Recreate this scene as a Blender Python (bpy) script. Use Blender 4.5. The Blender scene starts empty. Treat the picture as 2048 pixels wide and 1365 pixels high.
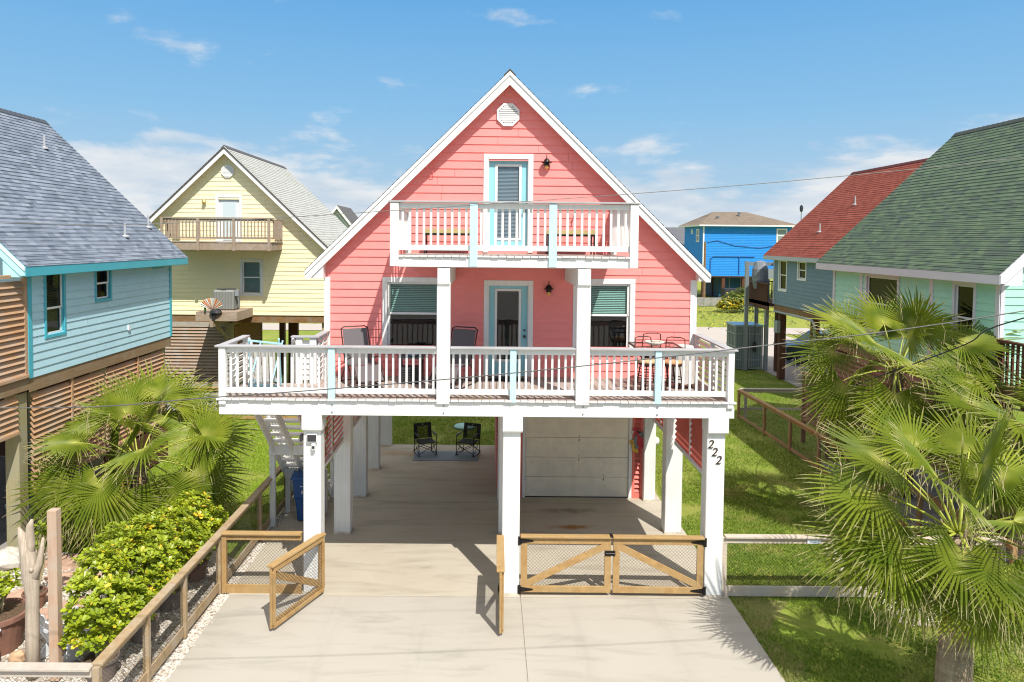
import bpy, math, random
import numpy as np
from mathutils import Vector, Matrix, noise
C = bpy.context; SC = C.scene; COL = SC.collection
R_ = math.radians
random.seed(7)

# ------------------------------------------------------------------ camera
cam_d = bpy.data.cameras.new("camera"); cam = bpy.data.objects.new("camera", cam_d); COL.objects.link(cam)
SC.camera = cam
yaw, pitch, roll = R_(.16266), R_(2.33325), R_(-.52298)
f_ = Vector((math.sin(yaw), math.cos(yaw), 0)); r_ = Vector((math.cos(yaw), -math.sin(yaw), 0)); u_ = Vector((0, 0, 1))
f2 = f_*math.cos(pitch) - u_*math.sin(pitch); u2 = u_*math.cos(pitch) + f_*math.sin(pitch)
r3 = r_*math.cos(roll) - u2*math.sin(roll); u3 = u2*math.cos(roll) + r_*math.sin(roll)
cam.matrix_world = Matrix(((r3.x, u3.x, -f2.x, 0), (r3.y, u3.y, -f2.y, -13.826), (r3.z, u3.z, -f2.z, 6.836), (0, 0, 0, 1)))
cam_d.sensor_width = 36; cam_d.lens = 36*1456/2048
cam_d.shift_x = 41.68/2048; cam_d.shift_y = -141.77/2048
cam_d.clip_start = .1; cam_d.clip_end = 6000
# ------------------------------------------------------------------ light
SUN = Vector((.31, -.70, 1)).normalized()
EL = math.asin(SUN.z); AZ = math.atan2(SUN.x, SUN.y)
sd = bpy.data.lights.new("sun", 'SUN'); sd.energy = 3.9; sd.angle = R_(.55); sd.color = (1, .955, .88)
so = bpy.data.objects.new("sun", sd); COL.objects.link(so)
so.rotation_euler = SUN.to_track_quat('Z', 'Y').to_euler(); so.location = (10, -30, 40)
SC.view_settings.view_transform = 'Standard'; SC.view_settings.look = 'None'
SC.view_settings.exposure = .55; SC.view_settings.gamma = 1
SC.cycles.max_bounces = 8; SC.cycles.transparent_max_bounces = 16
SC.cycles.use_adaptive_sampling = True; SC.cycles.filter_width = 1.15

def world():
    w = bpy.data.worlds.new("World"); SC.world = w; w.use_nodes = True
    n = w.node_tree.nodes; l = w.node_tree.links; n.clear()
    def N(t, **k):
        x = n.new(t)
        for a, b in k.items(): setattr(x, a, b)
        return x
    out = N('ShaderNodeOutputWorld'); bg = N('ShaderNodeBackground'); l.new(bg.outputs[0], out.inputs[0])
    sky = N('ShaderNodeTexSky', sky_type='NISHITA', sun_disc=False, sun_elevation=EL, sun_rotation=AZ, altitude=0)
    sky.air_density = 1.0; sky.dust_density = .35; sky.ozone_density = 2.2
    tc = N('ShaderNodeTexCoord'); sp = N('ShaderNodeSeparateXYZ'); l.new(tc.outputs['Generated'], sp.inputs[0])
    def M(op, a, b=None, c=None):
        x = N('ShaderNodeMath', operation=op)
        for i, v in enumerate((a, b, c)):
            if v is None: continue
            if isinstance(v, (int, float)): x.inputs[i].default_value = v
            else: l.new(v, x.inputs[i])
        return x.outputs[0]
    z = M('MAXIMUM', sp.outputs[2], 0.0)
    cb = N('ShaderNodeCombineXYZ'); l.new(M('MULTIPLY', sp.outputs[0], 6.5), cb.inputs[0]); l.new(M('ADD', M('MULTIPLY', M('POWER', z, .8), 16.0), 7.3), cb.inputs[2])
    l.new(M('MULTIPLY', sp.outputs[1], 5.2), cb.inputs[1])
    n1 = N('ShaderNodeTexNoise'); n1.inputs['Scale'].default_value = 1.0; n1.inputs['Detail'].default_value = 10; n1.inputs['Roughness'].default_value = .56; n1.inputs['Distortion'].default_value = .15
    l.new(cb.outputs[0], n1.inputs['Vector'])
    # more cover near the horizon, little above
    rise = N('ShaderNodeMapRange'); l.new(z, rise.inputs[0])
    rise.inputs[1].default_value = .0; rise.inputs[2].default_value = .15; rise.inputs[3].default_value = .29; rise.inputs[4].default_value = -.082
    # bank of cloud stands on the left
    lft = N('ShaderNodeMapRange'); l.new(sp.outputs[0], lft.inputs[0])
    lft.inputs[1].default_value = -.22; lft.inputs[2].default_value = .05; lft.inputs[3].default_value = .085; lft.inputs[4].default_value = -.015
    low = N('ShaderNodeMapRange'); l.new(z, low.inputs[0]); low.inputs[1].default_value = .08; low.inputs[2].default_value = .155; low.inputs[3].default_value = 1; low.inputs[4].default_value = .08
    v = M('ADD', M('ADD', n1.outputs[0], rise.outputs[0]), M('MULTIPLY', lft.outputs[0], low.outputs[0]))
    cr = N('ShaderNodeMapRange', interpolation_type='SMOOTHSTEP'); l.new(v, cr.inputs[0])
    cr.inputs[1].default_value = .515; cr.inputs[2].default_value = .69; cr.inputs[3].default_value = 0; cr.inputs[4].default_value = .85
    # cloud light and shade
    n2 = N('ShaderNodeTexNoise'); n2.inputs['Scale'].default_value = 1.9; n2.inputs['Detail'].default_value = 6
    l.new(cb.outputs[0], n2.inputs['Vector'])
    cc = N('ShaderNodeValToRGB'); l.new(n2.outputs[0], cc.inputs[0])
    cc.color_ramp.elements[0].position = .35; cc.color_ramp.elements[0].color = (3.3, 3.8, 4.35, 1)
    cc.color_ramp.elements[1].position = .65; cc.color_ramp.elements[1].color = (4.9, 4.9, 4.9, 1)
    gr = N('ShaderNodeValToRGB'); l.new(z, gr.inputs[0]); e = gr.color_ramp.elements
    for k, (p, c) in enumerate(((0.0, (2.8, 3.6, 4.3)), (.07, (2.3, 3.4, 4.4)), (.17, (1.45, 2.95, 4.5)), (.33, (.72, 2.2, 4.25)))):
        if k > 1: e.new(p)
        e[k].position = p; e[k].color = (*c, 1)
    hi = N('ShaderNodeMix', data_type='RGBA'); hi.inputs[0].default_value = .72; l.new(sky.outputs[0], hi.inputs[6]); hi.inputs[7].default_value = (7.0, 6.5, 6.0, 1)  # whitish fill added to the upper sky to lighten the shadows
    bl = N('ShaderNodeMapRange', interpolation_type='SMOOTHSTEP'); l.new(z, bl.inputs[0]); bl.inputs[1].default_value = .33; bl.inputs[2].default_value = .60
    gm = N('ShaderNodeMix', data_type='RGBA'); l.new(bl.outputs[0], gm.inputs[0]); l.new(gr.outputs[0], gm.inputs[6]); l.new(hi.outputs[2], gm.inputs[7])
    mx = N('ShaderNodeMix', data_type='RGBA'); l.new(cr.outputs[0], mx.inputs[0]); l.new(gm.outputs[2], mx.inputs[6]); l.new(cc.outputs[0], mx.inputs[7])
    l.new(mx.outputs[2], bg.inputs[0]); bg.inputs[1].default_value = .125
world()

# ------------------------------------------------------------------ materials
def nt(name):
    m = bpy.data.materials.new(name); m.use_nodes = True
    n = m.node_tree.nodes; l = m.node_tree.links
    return m, n, l, n['Principled BSDF']
def lin(c):  # sRGB 0-255 to linear
    return tuple(((x/255)/12.92 if x/255 <= .04045 else ((x/255+.055)/1.055)**2.4) for x in c)
def math_(n, l, op, *a):
    x = n.new('ShaderNodeMath'); x.operation = op
    for i, v in enumerate(a):
        if isinstance(v, (int, float)): x.inputs[i].default_value = v
        else: l.new(v, x.inputs[i])
    return x.outputs[0]
def mixc(n, l, f, a, b, bt='MIX'):
    x = n.new('ShaderNodeMix'); x.data_type = 'RGBA'; x.blend_type = bt
    for i, v in ((0, f), (6, a), (7, b)):
        if isinstance(v, (int, float)): x.inputs[i].default_value = v
        elif isinstance(v, tuple): x.inputs[i].default_value = (*v[:3], 1)
        else: l.new(v, x.inputs[i])
    return x.outputs[2]
def noise_(n, l, vec, scale, detail=4, rough=.55, dist=0):
    x = n.new('ShaderNodeTexNoise'); x.inputs['Scale'].default_value = scale; x.inputs['Detail'].default_value = detail
    x.inputs['Roughness'].default_value = rough; x.inputs['Distortion'].default_value = dist
    if vec is not None: l.new(vec, x.inputs['Vector'])
    return x.outputs[0]
def vmap(n, l, sc=(1, 1, 1), src='Object', loc=(0, 0, 0)):
    t = n.new('ShaderNodeTexCoord'); m = n.new('ShaderNodeMapping'); m.inputs['Scale'].default_value = sc; m.inputs['Location'].default_value = loc
    l.new(t.outputs[src], m.inputs[0]); return m.outputs[0]
def ramp(n, l, fac, stops):
    x = n.new('ShaderNodeValToRGB'); e = x.color_ramp.elements
    while len(e) < len(stops): e.new(.5)
    for i, (p, c) in enumerate(stops): e[i].position = p; e[i].color = (*c[:3], 1)
    l.new(fac, x.inputs[0]); return x.outputs[0]
def rng(n, l, v, a, b, c=0, d=1):
    x = n.new('ShaderNodeMapRange'); l.new(v, x.inputs[0])
    for i, q in enumerate((a, b, c, d)): x.inputs[i+1].default_value = q
    return x.outputs[0]
def bump(n, l, b, h, st=.3, di=.01):
    x = n.new('ShaderNodeBump'); x.inputs['Strength'].default_value = st; x.inputs['Distance'].default_value = di
    l.new(h, x.inputs['Height']); l.new(x.outputs[0], b.inputs['Normal'])
MATS = {}
def paint(name, c, rough=.55, var=.10, grain=(3, 3, 60), bst=.25, dirt=.12, spec=.35):
    if name in MATS: return MATS[name]
    m, n, l, b = nt(name)
    v = vmap(n, l, grain); g = noise_(n, l, v, 1.0, 5)
    w = noise_(n, l, vmap(n, l), 1.3, 6, .6)
    dark = tuple(x*(1-var*2.2) for x in c); lite = tuple(min(1, x*(1+var*.5)) for x in c)
    col = mixc(n, l, rng(n, l, g, .3, .7), dark, lite)
    col = mixc(n, l, rng(n, l, w, .48, .75, 0, dirt*2.5), col, tuple(x*.62+.01 for x in c))
    l.new(col, b.inputs['Base Color']); b.inputs['Roughness'].default_value = rough
    b.inputs['Specular IOR Level'].default_value = spec
    bump(n, l, b, g, bst, .004); MATS[name] = m; return m
def wood(name, c1, c2, axis='y', rough=.75, grey=None, sc=1.0):
    if name in MATS: return MATS[name]
    m, n, l, b = nt(name)
    s = {'x': (1.2, 34, 34), 'y': (34, 1.2, 34), 'z': (34, 34, 1.2), 'a': (7, 7, 7)}[axis]
    s = tuple(q*sc for q in s)
    g = noise_(n, l, vmap(n, l, s), 1.0, 6, .65, .6)
    w = noise_(n, l, vmap(n, l), 2.1, 6, .65)
    col = ramp(n, l, g, [(.28, c1), (.55, tuple((a+b_)/2 for a, b_ in zip(c1, c2))), (.75, c2)])
    if grey: col = mixc(n, l, rng(n, l, w, .42, .68, 0, .8), col, grey)
    else: col = mixc(n, l, rng(n, l, w, .5, .75, 0, .45), col, tuple(x*.55 for x in c1))
    l.new(col, b.inputs['Base Color']); b.inputs['Roughness'].default_value = rough; b.inputs['Specular IOR Level'].default_value = .2
    bump(n, l, b, g, .5, .006); MATS[name] = m; return m
def shingle(name, cols, dark, tab=.30, row=.145, line=.8):
    m, n, l, b = nt(name)
    t = n.new('ShaderNodeTexCoord'); s = n.new('ShaderNodeSeparateXYZ'); l.new(t.outputs['UV'], s.inputs[0])
    wob = noise_(n, l, t.outputs['UV'], 1.4, 3)
    vv = math_(n, l, 'DIVIDE', s.outputs[1], row)
    r = math_(n, l, 'FLOOR', vv); fr = math_(n, l, 'SUBTRACT', vv, r)
    w1 = n.new('ShaderNodeTexWhiteNoise'); w1.noise_dimensions = '1D'; l.new(r, w1.inputs['W'])
    uu = math_(n, l, 'ADD', math_(n, l, 'DIVIDE', s.outputs[0], tab), math_(n, l, 'MULTIPLY', w1.outputs[0], 17.0))
    uu = math_(n, l, 'ADD', uu, math_(n, l, 'MULTIPLY', wob, 1.3))
    cl = math_(n, l, 'FLOOR', uu)
    cb = n.new('ShaderNodeCombineXYZ'); l.new(cl, cb.inputs[0]); l.new(r, cb.inputs[1])
    w2 = n.new('ShaderNodeTexWhiteNoise'); w2.noise_dimensions = '3D'; l.new(cb.outputs[0], w2.inputs[0])
    k = len(cols); col = ramp(n, l, w2.outputs[0], [(i/(k-1), c) for i, c in enumerate(cols)])
    big = noise_(n, l, t.outputs['UV'], .55, 4); col = mixc(n, l, rng(n, l, big, .35, .7, 0, .35), col, cols[-1])
    fine = noise_(n, l, t.outputs['UV'], 90, 2); col = mixc(n, l, rng(n, l, fine, .3, .7, .0, .35), col, dark)
    # butt edge of each course with its shadow line painted in, thicker under the laminated tabs
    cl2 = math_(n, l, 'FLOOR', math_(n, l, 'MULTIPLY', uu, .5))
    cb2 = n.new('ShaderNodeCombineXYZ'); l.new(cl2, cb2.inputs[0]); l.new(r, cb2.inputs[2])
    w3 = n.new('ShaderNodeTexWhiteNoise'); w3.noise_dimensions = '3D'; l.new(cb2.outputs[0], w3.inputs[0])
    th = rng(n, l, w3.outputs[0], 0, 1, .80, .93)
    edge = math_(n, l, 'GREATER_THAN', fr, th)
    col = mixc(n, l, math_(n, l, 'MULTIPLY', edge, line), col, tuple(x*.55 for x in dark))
    l.new(col, b.inputs['Base Color']); b.inputs['Roughness'].default_value = .92; b.inputs['Specular IOR Level'].default_value = .15
    bump(n, l, b, fine, .35, .004); return m
def simple(name, c, rough=.5, metal=0, spec=.4, nz=0, ns=30):
    if name in MATS: return MATS[name]
    m, n, l, b = nt(name)
    if nz:
        g = noise_(n, l, vmap(n, l), ns, 4)
        l.new(mixc(n, l, rng(n, l, g, .3, .7), tuple(x*(1-nz) for x in c), tuple(min(1, x*(1+nz*.6)) for x in c)), b.inputs['Base Color'])
    else: b.inputs['Base Color'].default_value = (*c, 1)
    b.inputs['Roughness'].default_value = rough; b.inputs['Metallic'].default_value = metal; b.inputs['Specular IOR Level'].default_value = spec
    MATS[name] = m; return m
def glass(name, tint=(.55, .68, .66), refl=1.0, clear=.8):
    m, n, l, b = nt(name); n.remove(b)
    out = n['Material Output']; tr = n.new('ShaderNodeBsdfTransparent'); tr.inputs[0].default_value = (*[x*clear for x in tint], 1)
    gl = n.new('ShaderNodeBsdfGlossy'); gl.inputs['Roughness'].default_value = .03
    fz = n.new('ShaderNodeLayerWeight'); fz.inputs[0].default_value = .5
    nz = noise_(n, l, vmap(n, l), 2.0, 2); bp = n.new('ShaderNodeBump'); bp.inputs['Strength'].default_value = .08; bp.inputs['Distance'].default_value = .02
    l.new(nz, bp.inputs['Height']); l.new(bp.outputs[0], gl.inputs['Normal'])
    mx = n.new('ShaderNodeMixShader'); l.new(math_(n, l, 'MULTIPLY', math_(n, l, 'ADD', math_(n, l, 'POWER', fz.outputs['Facing'], 3.5), .08), refl), mx.inputs[0])
    l.new(tr.outputs[0], mx.inputs[1]); l.new(gl.outputs[0], mx.inputs[2]); l.new(mx.outputs[0], out.inputs[0]); return m

WHITE = paint('white_trim_paint', (.80, .80, .775), .55, .045, (26, 26, 1.6), .35, .09)
CREAM = paint('garage_door_paint', (.88, .79, .64), .5, .04, (4, 4, 4), .1, .12)
PINK = paint('coral_siding_paint', (.93, .285, .262), .62, .05, (4, 4, 60), .3, .10)
PINKD = paint('coral_louvre_paint', (.80, .20, .155), .62, .06, (2, 4, 60), .3, .15)
TEALP = paint('pale_teal_post_paint', (.50, .72, .77), .5, .03, (30, 30, 2), .15, .06)
TEALD = paint('teal_door_paint', (.30, .62, .68), .42, .02, (20, 20, 2), .05, .02)
CAPG = paint('grey_rail_cap_paint', (.42, .42, .43), .6, .08, (2, 30, 30), .25, .2)
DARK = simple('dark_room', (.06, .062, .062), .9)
BLACKM = simple('black_metal', (.025, .023, .023), .4, .6)
BLACKP = simple('black_plastic', (.03, .03, .032), .45)
GREYM = simple('galvanised_grey_metal', (.30, .33, .35), .45, .5, nz=.15)
GLASS = glass('window_glass', (.70, .80, .78), .6, .9); GLASSD = glass('screened_window_glass', (.26, .29, .28), .9, .85); GLASSB = glass('balcony_door_glass', (.75, .85, .9), 1.5)
GLASSN = glass('neighbour_window_glass', (.24, .27, .26), .35, .85)
BLINDT = simple('teal_tinted_blind', (.62, .71, .68), .5, nz=.1)
BLINDW = simple('white_blind', (.55, .60, .62), .5)

# ------------------------------------------------------------------ mesh builder
BASE = {}
def root_of(o):
    while o.parent: o = o.parent
    return o
class MB:
    def __init__(s): s.v = []; s.f = []; s.m = []; s.uv = {}
    def quad(s, a, b, c, d, mi=0, uv=None):
        i = len(s.v); s.v += [tuple(a), tuple(b), tuple(c), tuple(d)]; s.f.append((i, i+1, i+2, i+3)); s.m.append(mi)
        if uv: s.uv[len(s.f)-1] = uv
    def face(s, pts, mi=0):
        i = len(s.v); s.v += [tuple(p) for p in pts]; s.f.append(tuple(range(i, i+len(pts)))); s.m.append(mi)
    def box(s, x0, x1, y0, y1, z0, z1, mi=0, fm=None):
        i = len(s.v)
        s.v += [(x0, y0, z0), (x1, y0, z0), (x1, y1, z0), (x0, y1, z0), (x0, y0, z1), (x1, y0, z1), (x1, y1, z1), (x0, y1, z1)]
        F = [(3, 2, 1, 0), (4, 5, 6, 7), (0, 1, 5, 4), (1, 2, 6, 5), (2, 3, 7, 6), (3, 0, 4, 7)]
        for k, q in enumerate(F):
            s.f.append(tuple(i+a for a in q)); s.m.append(fm[k] if fm else mi)
    def bar(s, p, q, w, h, up=(0, 0, 1), mi=0):   # box from p to q, w sideways, h along up
        p, q = Vector(p), Vector(q); d = (q-p).normalized(); up = Vector(up)
        if abs(d.dot(up)) > .98: up = Vector((0, 1, 0)) if abs(d.y) < .9 else Vector((1, 0, 0))
        sx = d.cross(up).normalized(); uz = sx.cross(d).normalized()
        i = len(s.v)
        for e in (p, q):
            for a, b in ((-1, -1), (1, -1), (1, 1), (-1, 1)): s.v.append(tuple(e + sx*(a*w/2) + uz*(b*h/2)))
        for q4 in ((0, 1, 2, 3), (7, 6, 5, 4), (0, 4, 5, 1), (1, 5, 6, 2), (2, 6, 7, 3), (3, 7, 4, 0)):
            s.f.append(tuple(i+a for a in q4)); s.m.append(mi)
    def tube(s, pts, r, n=8, mi=0, cap=True):
        pts = [Vector(p) for p in pts]; rs = r if isinstance(r, (list, tuple)) else [r]*len(pts); i0 = len(s.v)
        d0 = (pts[1]-pts[0]).normalized(); a = d0.orthogonal().normalized()
        for k, p in enumerate(pts):
            d = ((pts[min(k+1, len(pts)-1)])-(pts[max(k-1, 0)])).normalized()
            a = (a-d*a.dot(d)).normalized(); b = d.cross(a)
            for j in range(n):
                t = 2*math.pi*j/n; s.v.append(tuple(p+(a*math.cos(t)+b*math.sin(t))*rs[k]))
        for k in range(len(pts)-1):
            for j in range(n):
                j2 = (j+1) % n; s.f.append((i0+k*n+j, i0+k*n+j2, i0+(k+1)*n+j2, i0+(k+1)*n+j)); s.m.append(mi)
        if cap:
            s.f.append(tuple(i0+j for j in reversed(range(n)))); s.m.append(mi)
            s.f.append(tuple(i0+(len(pts)-1)*n+j for j in range(n))); s.m.append(mi)
    def lathe(s, prof, c=(0, 0, 0), n=20, mi=0, ax='z', sx=1, sy=1):
        i0 = len(s.v)
        for r, h in prof:
            for j in range(n):
                t = 2*math.pi*j/n; a, b = r*math.cos(t)*sx, r*math.sin(t)*sy
                s.v.append((c[0]+a, c[1]+b, c[2]+h) if ax == 'z' else ((c[0]+a, c[1]+h, c[2]+b) if ax == 'y' else (c[0]+h, c[1]+a, c[2]+b)))
        for k in range(len(prof)-1):
            for j in range(n):
                j2 = (j+1) % n; s.f.append((i0+k*n+j, i0+k*n+j2, i0+(k+1)*n+j2, i0+(k+1)*n+j)); s.m.append(mi)
        if prof[0][0] > 1e-4: s.f.append(tuple(i0+j for j in reversed(range(n)))); s.m.append(mi)
        if prof[-1][0] > 1e-4: s.f.append(tuple(i0+(len(prof)-1)*n+j for j in range(n))); s.m.append(mi)
    def prism(s, pts, ax, d0, d1, mi=0):          # polygon in the plane across ax, pushed from d0 to d1
        def P(p, d): return (p[0], d, p[1]) if ax == 'y' else ((d, p[0], p[1]) if ax == 'x' else (p[0], p[1], d))
        n = len(pts); i = len(s.v); s.v += [P(p, d0) for p in pts]+[P(p, d1) for p in pts]
        s.f.append(tuple(range(i, i+n))); s.m.append(mi); s.f.append(tuple(reversed(range(i+n, i+2*n)))); s.m.append(mi)
        for k in range(n):
            k2 = (k+1) % n; s.f.append((i+k, i+n+k, i+n+k2, i+k2)); s.m.append(mi)
    def build(s, name, mats, parent=None, smooth=False, bevel=0, recalc=True, attr=None):
        if not isinstance(mats, (list, tuple)): mats = [mats]
        org = BASE.get(root_of(parent).name, Vector()) if parent else Vector()
        V = np.array(s.v, dtype=np.float32)-np.array(org, dtype=np.float32)
        me = bpy.data.meshes.new(name); me.from_pydata(V.tolist(), [], s.f)
        for m in mats: me.materials.append(m)
        if len(mats) > 1: me.polygons.foreach_set('material_index', s.m)
        if s.uv:
            uvl = me.uv_layers.new(name='UVMap')
            for fi, uv in s.uv.items():
                for li, c in zip(me.polygons[fi].loop_indices, uv): uvl.data[li].uv = c
        elif recalc:
            import bmesh
            bm = bmesh.new(); bm.from_mesh(me); bmesh.ops.recalc_face_normals(bm, faces=bm.faces); bm.to_mesh(me); bm.free()
        if attr is not None:
            at = me.attributes.new('tint', 'FLOAT', 'POINT'); at.data.foreach_set('value', attr)
        if smooth: me.polygons.foreach_set('use_smooth', [True]*len(me.polygons))
        me.update()
        o = bpy.data.objects.new(name, me); COL.objects.link(o)
        if parent: o.parent = parent
        if bevel:
            b = o.modifiers.new('bevel', 'BEVEL'); b.width = bevel; b.segments = 1; b.limit_method = 'ANGLE'
        return o
def tag(o, label=None, cat=None, group=None, kind=None):
    if label: o['label'] = label
    if cat: o['category'] = cat
    if group: o['group'] = group
    if kind: o['kind'] = kind
    return o
def T(name, label, cat, loc=(0, 0, 0), rz=0, group=None, world=True):
    o = bpy.data.objects.new(name, None); COL.objects.link(o); o.location = loc; o.rotation_euler = (0, 0, rz); o.empty_display_size = .3
    tag(o, label, cat, group)
    if world: BASE[o.name] = Vector(loc)
    return o
def copy_tree(o, parent=None):
    c = o.copy(); COL.objects.link(c); c.parent = parent
    for ch in o.children: copy_tree(ch, c)
    return c

# ------------------------------------------------------------------ ground
def mat_grass(name, a, b_, dry, patch=.5):
    m, n, l, b = nt(name); v = vmap(n, l)
    g1 = noise_(n, l, v, .35, 5, .6); g2 = noise_(n, l, v, 9, 5, .7); g3 = noise_(n, l, v, 1.6, 5, .65)
    col = mixc(n, l, rng(n, l, g2, .3, .7), a, b_)
    col = mixc(n, l, rng(n, l, g1, .40, .72, 0, patch), col, dry)
    col = mixc(n, l, rng(n, l, g3, .50, .70, 0, .55), col, dry)
    l.new(col, b.inputs['Base Color']); b.inputs['Roughness'].default_value = .85; b.inputs['Specular IOR Level'].default_value = .15
    bump(n, l, b, g2, .9, .05); return m
GRASS = mat_grass('lawn_ground', (.12, .20, .018), (.21, .28, .035), (.36, .32, .10), .5)
FIELD = mat_grass('far_field', (.16, .22, .025), (.27, .31, .045), (.33, .30, .075), .75)
def mat_concrete(name, c, stain, amt=.5, rust=False, scale=1.0):
    m, n, l, b = nt(name); v = vmap(n, l)
    a = noise_(n, l, v, .45*scale, 7, .62, .4); f = noise_(n, l, v, 60, 3); md = noise_(n, l, vmap(n, l, (.5, 2.5, 1)), 1.1, 6, .6, .8)
    col = mixc(n, l, rng(n, l, a, .36, .68, 0, amt), c, stain)
    col = mixc(n, l, rng(n, l, md, .50, .74, 0, amt*.9), col, tuple(x*.55 for x in stain))
    col = mixc(n, l, rng(n, l, f, .35, .7, 0, .18), col, tuple(x*.6 for x in c))
    sp = noise_(n, l, v, 14, 2); col = mixc(n, l, rng(n, l, sp, .73, .78, 0, .45), col, tuple(x*.35 for x in c))
    if rust is None:
        t = n.new('ShaderNodeTexCoord'); sx_ = n.new('ShaderNodeSeparateXYZ'); l.new(t.outputs['Object'], sx_.inputs[0])
        for cx in (-2.75, -1.15, 1.6, 3.2):
            dx = math_(n, l, 'ABSOLUTE', math_(n, l, 'ADD', sx_.outputs[0], -cx)); wv = noise_(n, l, vmap(n, l, (4, .5, 1)), 1.3, 5, .7)
            am = math_(n, l, 'MULTIPLY', rng(n, l, dx, .05, .24, .13, 0), rng(n, l, wv, .42, .62))
            col = mixc(n, l, am, col, tuple(x*.45 for x in c))
    if rust:
        for cx, cy, sx, sy, rc, am in ((1.95, 3.35, .75, .17, (.33, .13, .015), .9), (-2.6, 9.2, 1.1, .45, (.36, .22, .10), .6), (2.2, 4.4, .9, .18, (.10, .07, .05), .55), (1.2, 2.8, .5, .12, (.30, .13, .03), .5)):
            vv = vmap(n, l, (1/sx, 1/sy, 1), loc=(-cx/sx, -cy/sy, 0))
            nn = n.new('ShaderNodeTexNoise'); nn.inputs['Scale'].default_value = 2.2; nn.inputs['Detail'].default_value = 5; l.new(vmap(n, l), nn.inputs['Vector'])
            ln = n.new('ShaderNodeVectorMath'); ln.operation = 'LENGTH'; l.new(vv, ln.inputs[0])
            dd = math_(n, l, 'ADD', ln.outputs['Value'], math_(n, l, 'MULTIPLY', math_(n, l, 'SUBTRACT', nn.outputs[0], .5), 2.6))
            col = mixc(n, l, rng(n, l, dd, .2, 1.1, am, 0), col, rc)
    l.new(col, b.inputs['Base Color']); b.inputs['Roughness'].default_value = .8; b.inputs['Specular IOR Level'].default_value = .25
    bump(n, l, b, f, .2, .004); return m
CONC = mat_concrete('driveway_concrete', (.44, .41, .355), (.39, .355, .295), .45, None)
CONCI = mat_concrete('carport_concrete', (.50, .455, .37), (.40, .34, .255), .55, True)
CONCD = mat_concrete('neighbour_concrete', (.34, .32, .29), (.22, .20, .18), .6)
ROADM = mat_concrete('road_surface', (.46, .41, .37), (.40, .36, .32), .4)
def mat_gravel():
    m, n, l, b = nt('shell_gravel'); v = vmap(n, l)
    vo = n.new('ShaderNodeTexVoronoi'); vo.inputs['Scale'].default_value = 22; l.new(v, vo.inputs['Vector'])
    sx = n.new('ShaderNodeSeparateXYZ'); l.new(vo.outputs['Color'], sx.inputs[0])
    col = ramp(n, l, sx.outputs[0], [(0, (.26, .20, .15)), (.3, (.50, .43, .35)), (.65, (.66, .60, .52)), (1, (.78, .76, .70))])
    col = mixc(n, l, rng(n, l, vo.outputs['Distance'], .35, .75, 0, .75), col, (.16, .12, .09))
    l.new(col, b.inputs['Base Color']); b.inputs['Roughness'].default_value = .85
    bump(n, l, b, math_(n, l, 'SUBTRACT', 1.0, vo.outputs['Distance']), .8, .02); return m
GRAVEL = mat_gravel()
def sheet(name, pts, z, mat, label=None):
    mb = MB(); mb.face([(x, y, z) for x, y in pts]); o = mb.build(name, mat, recalc=False); o['kind'] = 'structure'; return o
def rect(x0, x1, y0, y1): return [(x0, y0), (x1, y0), (x1, y1), (x0, y1)]
sheet('ground', rect(-1500, 1500, -200, 4000), -.045, FIELD)
sheet('lawn', rect(-30, 24, -12, 40.2), -.035, GRASS)
mb = MB(); 
for q in ((-4.92, .645, -12, -.13), (.665, 4.68, -12, -.13)): mb.box(q[0], q[1], q[2], q[3], -.12, -.002)
mb.box(-4.93, 4.68, -12, -.12, -.2, -.02); o = mb.build('driveway', CONC); o['kind'] = 'structure'
mb = MB()
for q in ((-4.95, .645, -.115, 4.9), (.665, 4.68, -.115, 4.9), (-4.2, .645, 4.915, 10.25), (.665, 4.6, 4.915, 10.25)): mb.box(q[0], q[1], q[2], q[3], -.12, 0)
mb.box(-4.2, 4.6, -.11, 10.2, -.2, -.025); o = mb.build('carport_floor', CONCI); o['kind'] = 'structure'
sheet('street', rect(-60, 60, -21, -12.05), -.012, ROADM)
sheet('reflection_ground', rect(-60, 60, -150, -21.1), -.013, CONCD)  # unseen ground sheet added to grey the reflections in the windows
sheet('road', rect(-300, 500, 40.6, 44.8), -.012, ROADM)
sheet('gravel_bed', [(-10.3, -12), (-4.9, -12), (-4.9, 1.2), (-6.0, 1.9), (-8.4, 1.6), (-10.3, 2.0)], -.022, GRAVEL)
sheet('gravel_strip', rect(-5.26, -4.9, 1.2, 9.5), -.020, GRAVEL)
sheet('gravel_bed', [(7.5, -1), (10.1, -1.2), (10.1, 3.0), (8.7, 2.2), (7.6, .9)], -.022, GRAVEL)
sheet('paved_floor', rect(-18.5, -10.35, -5, 9.2), -.016, CONCD)
sheet('paved_floor', rect(10.25, 19.5, -4, 8.6), -.016, CONCD)
sheet('side_driveway', [(14.75, 17), (22, 17), (22, 40.6), (15.0, 40.6)], -.014, ROADM)
sheet('dry_soil', [(4.66, .3), (4.66, -6), (5.15, -6), (5.0, -4.8), (5.3, -3.9), (4.95, -3.0), (5.25, -2.2), (4.9, -1.4), (5.35, -.7), (5.8, -.15), (5.2, .0)], -.0335, mat_grass('dry_soil', (.22, .20, .075), (.30, .26, .11), (.15, .20, .04), .7))
sheet('dirt_patch', [(.2, 13.0), (2.2, 12.7), (4.4, 13.2), (4.2, 14.1), (1.4, 14.3)], -.030, ROADM)

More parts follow.
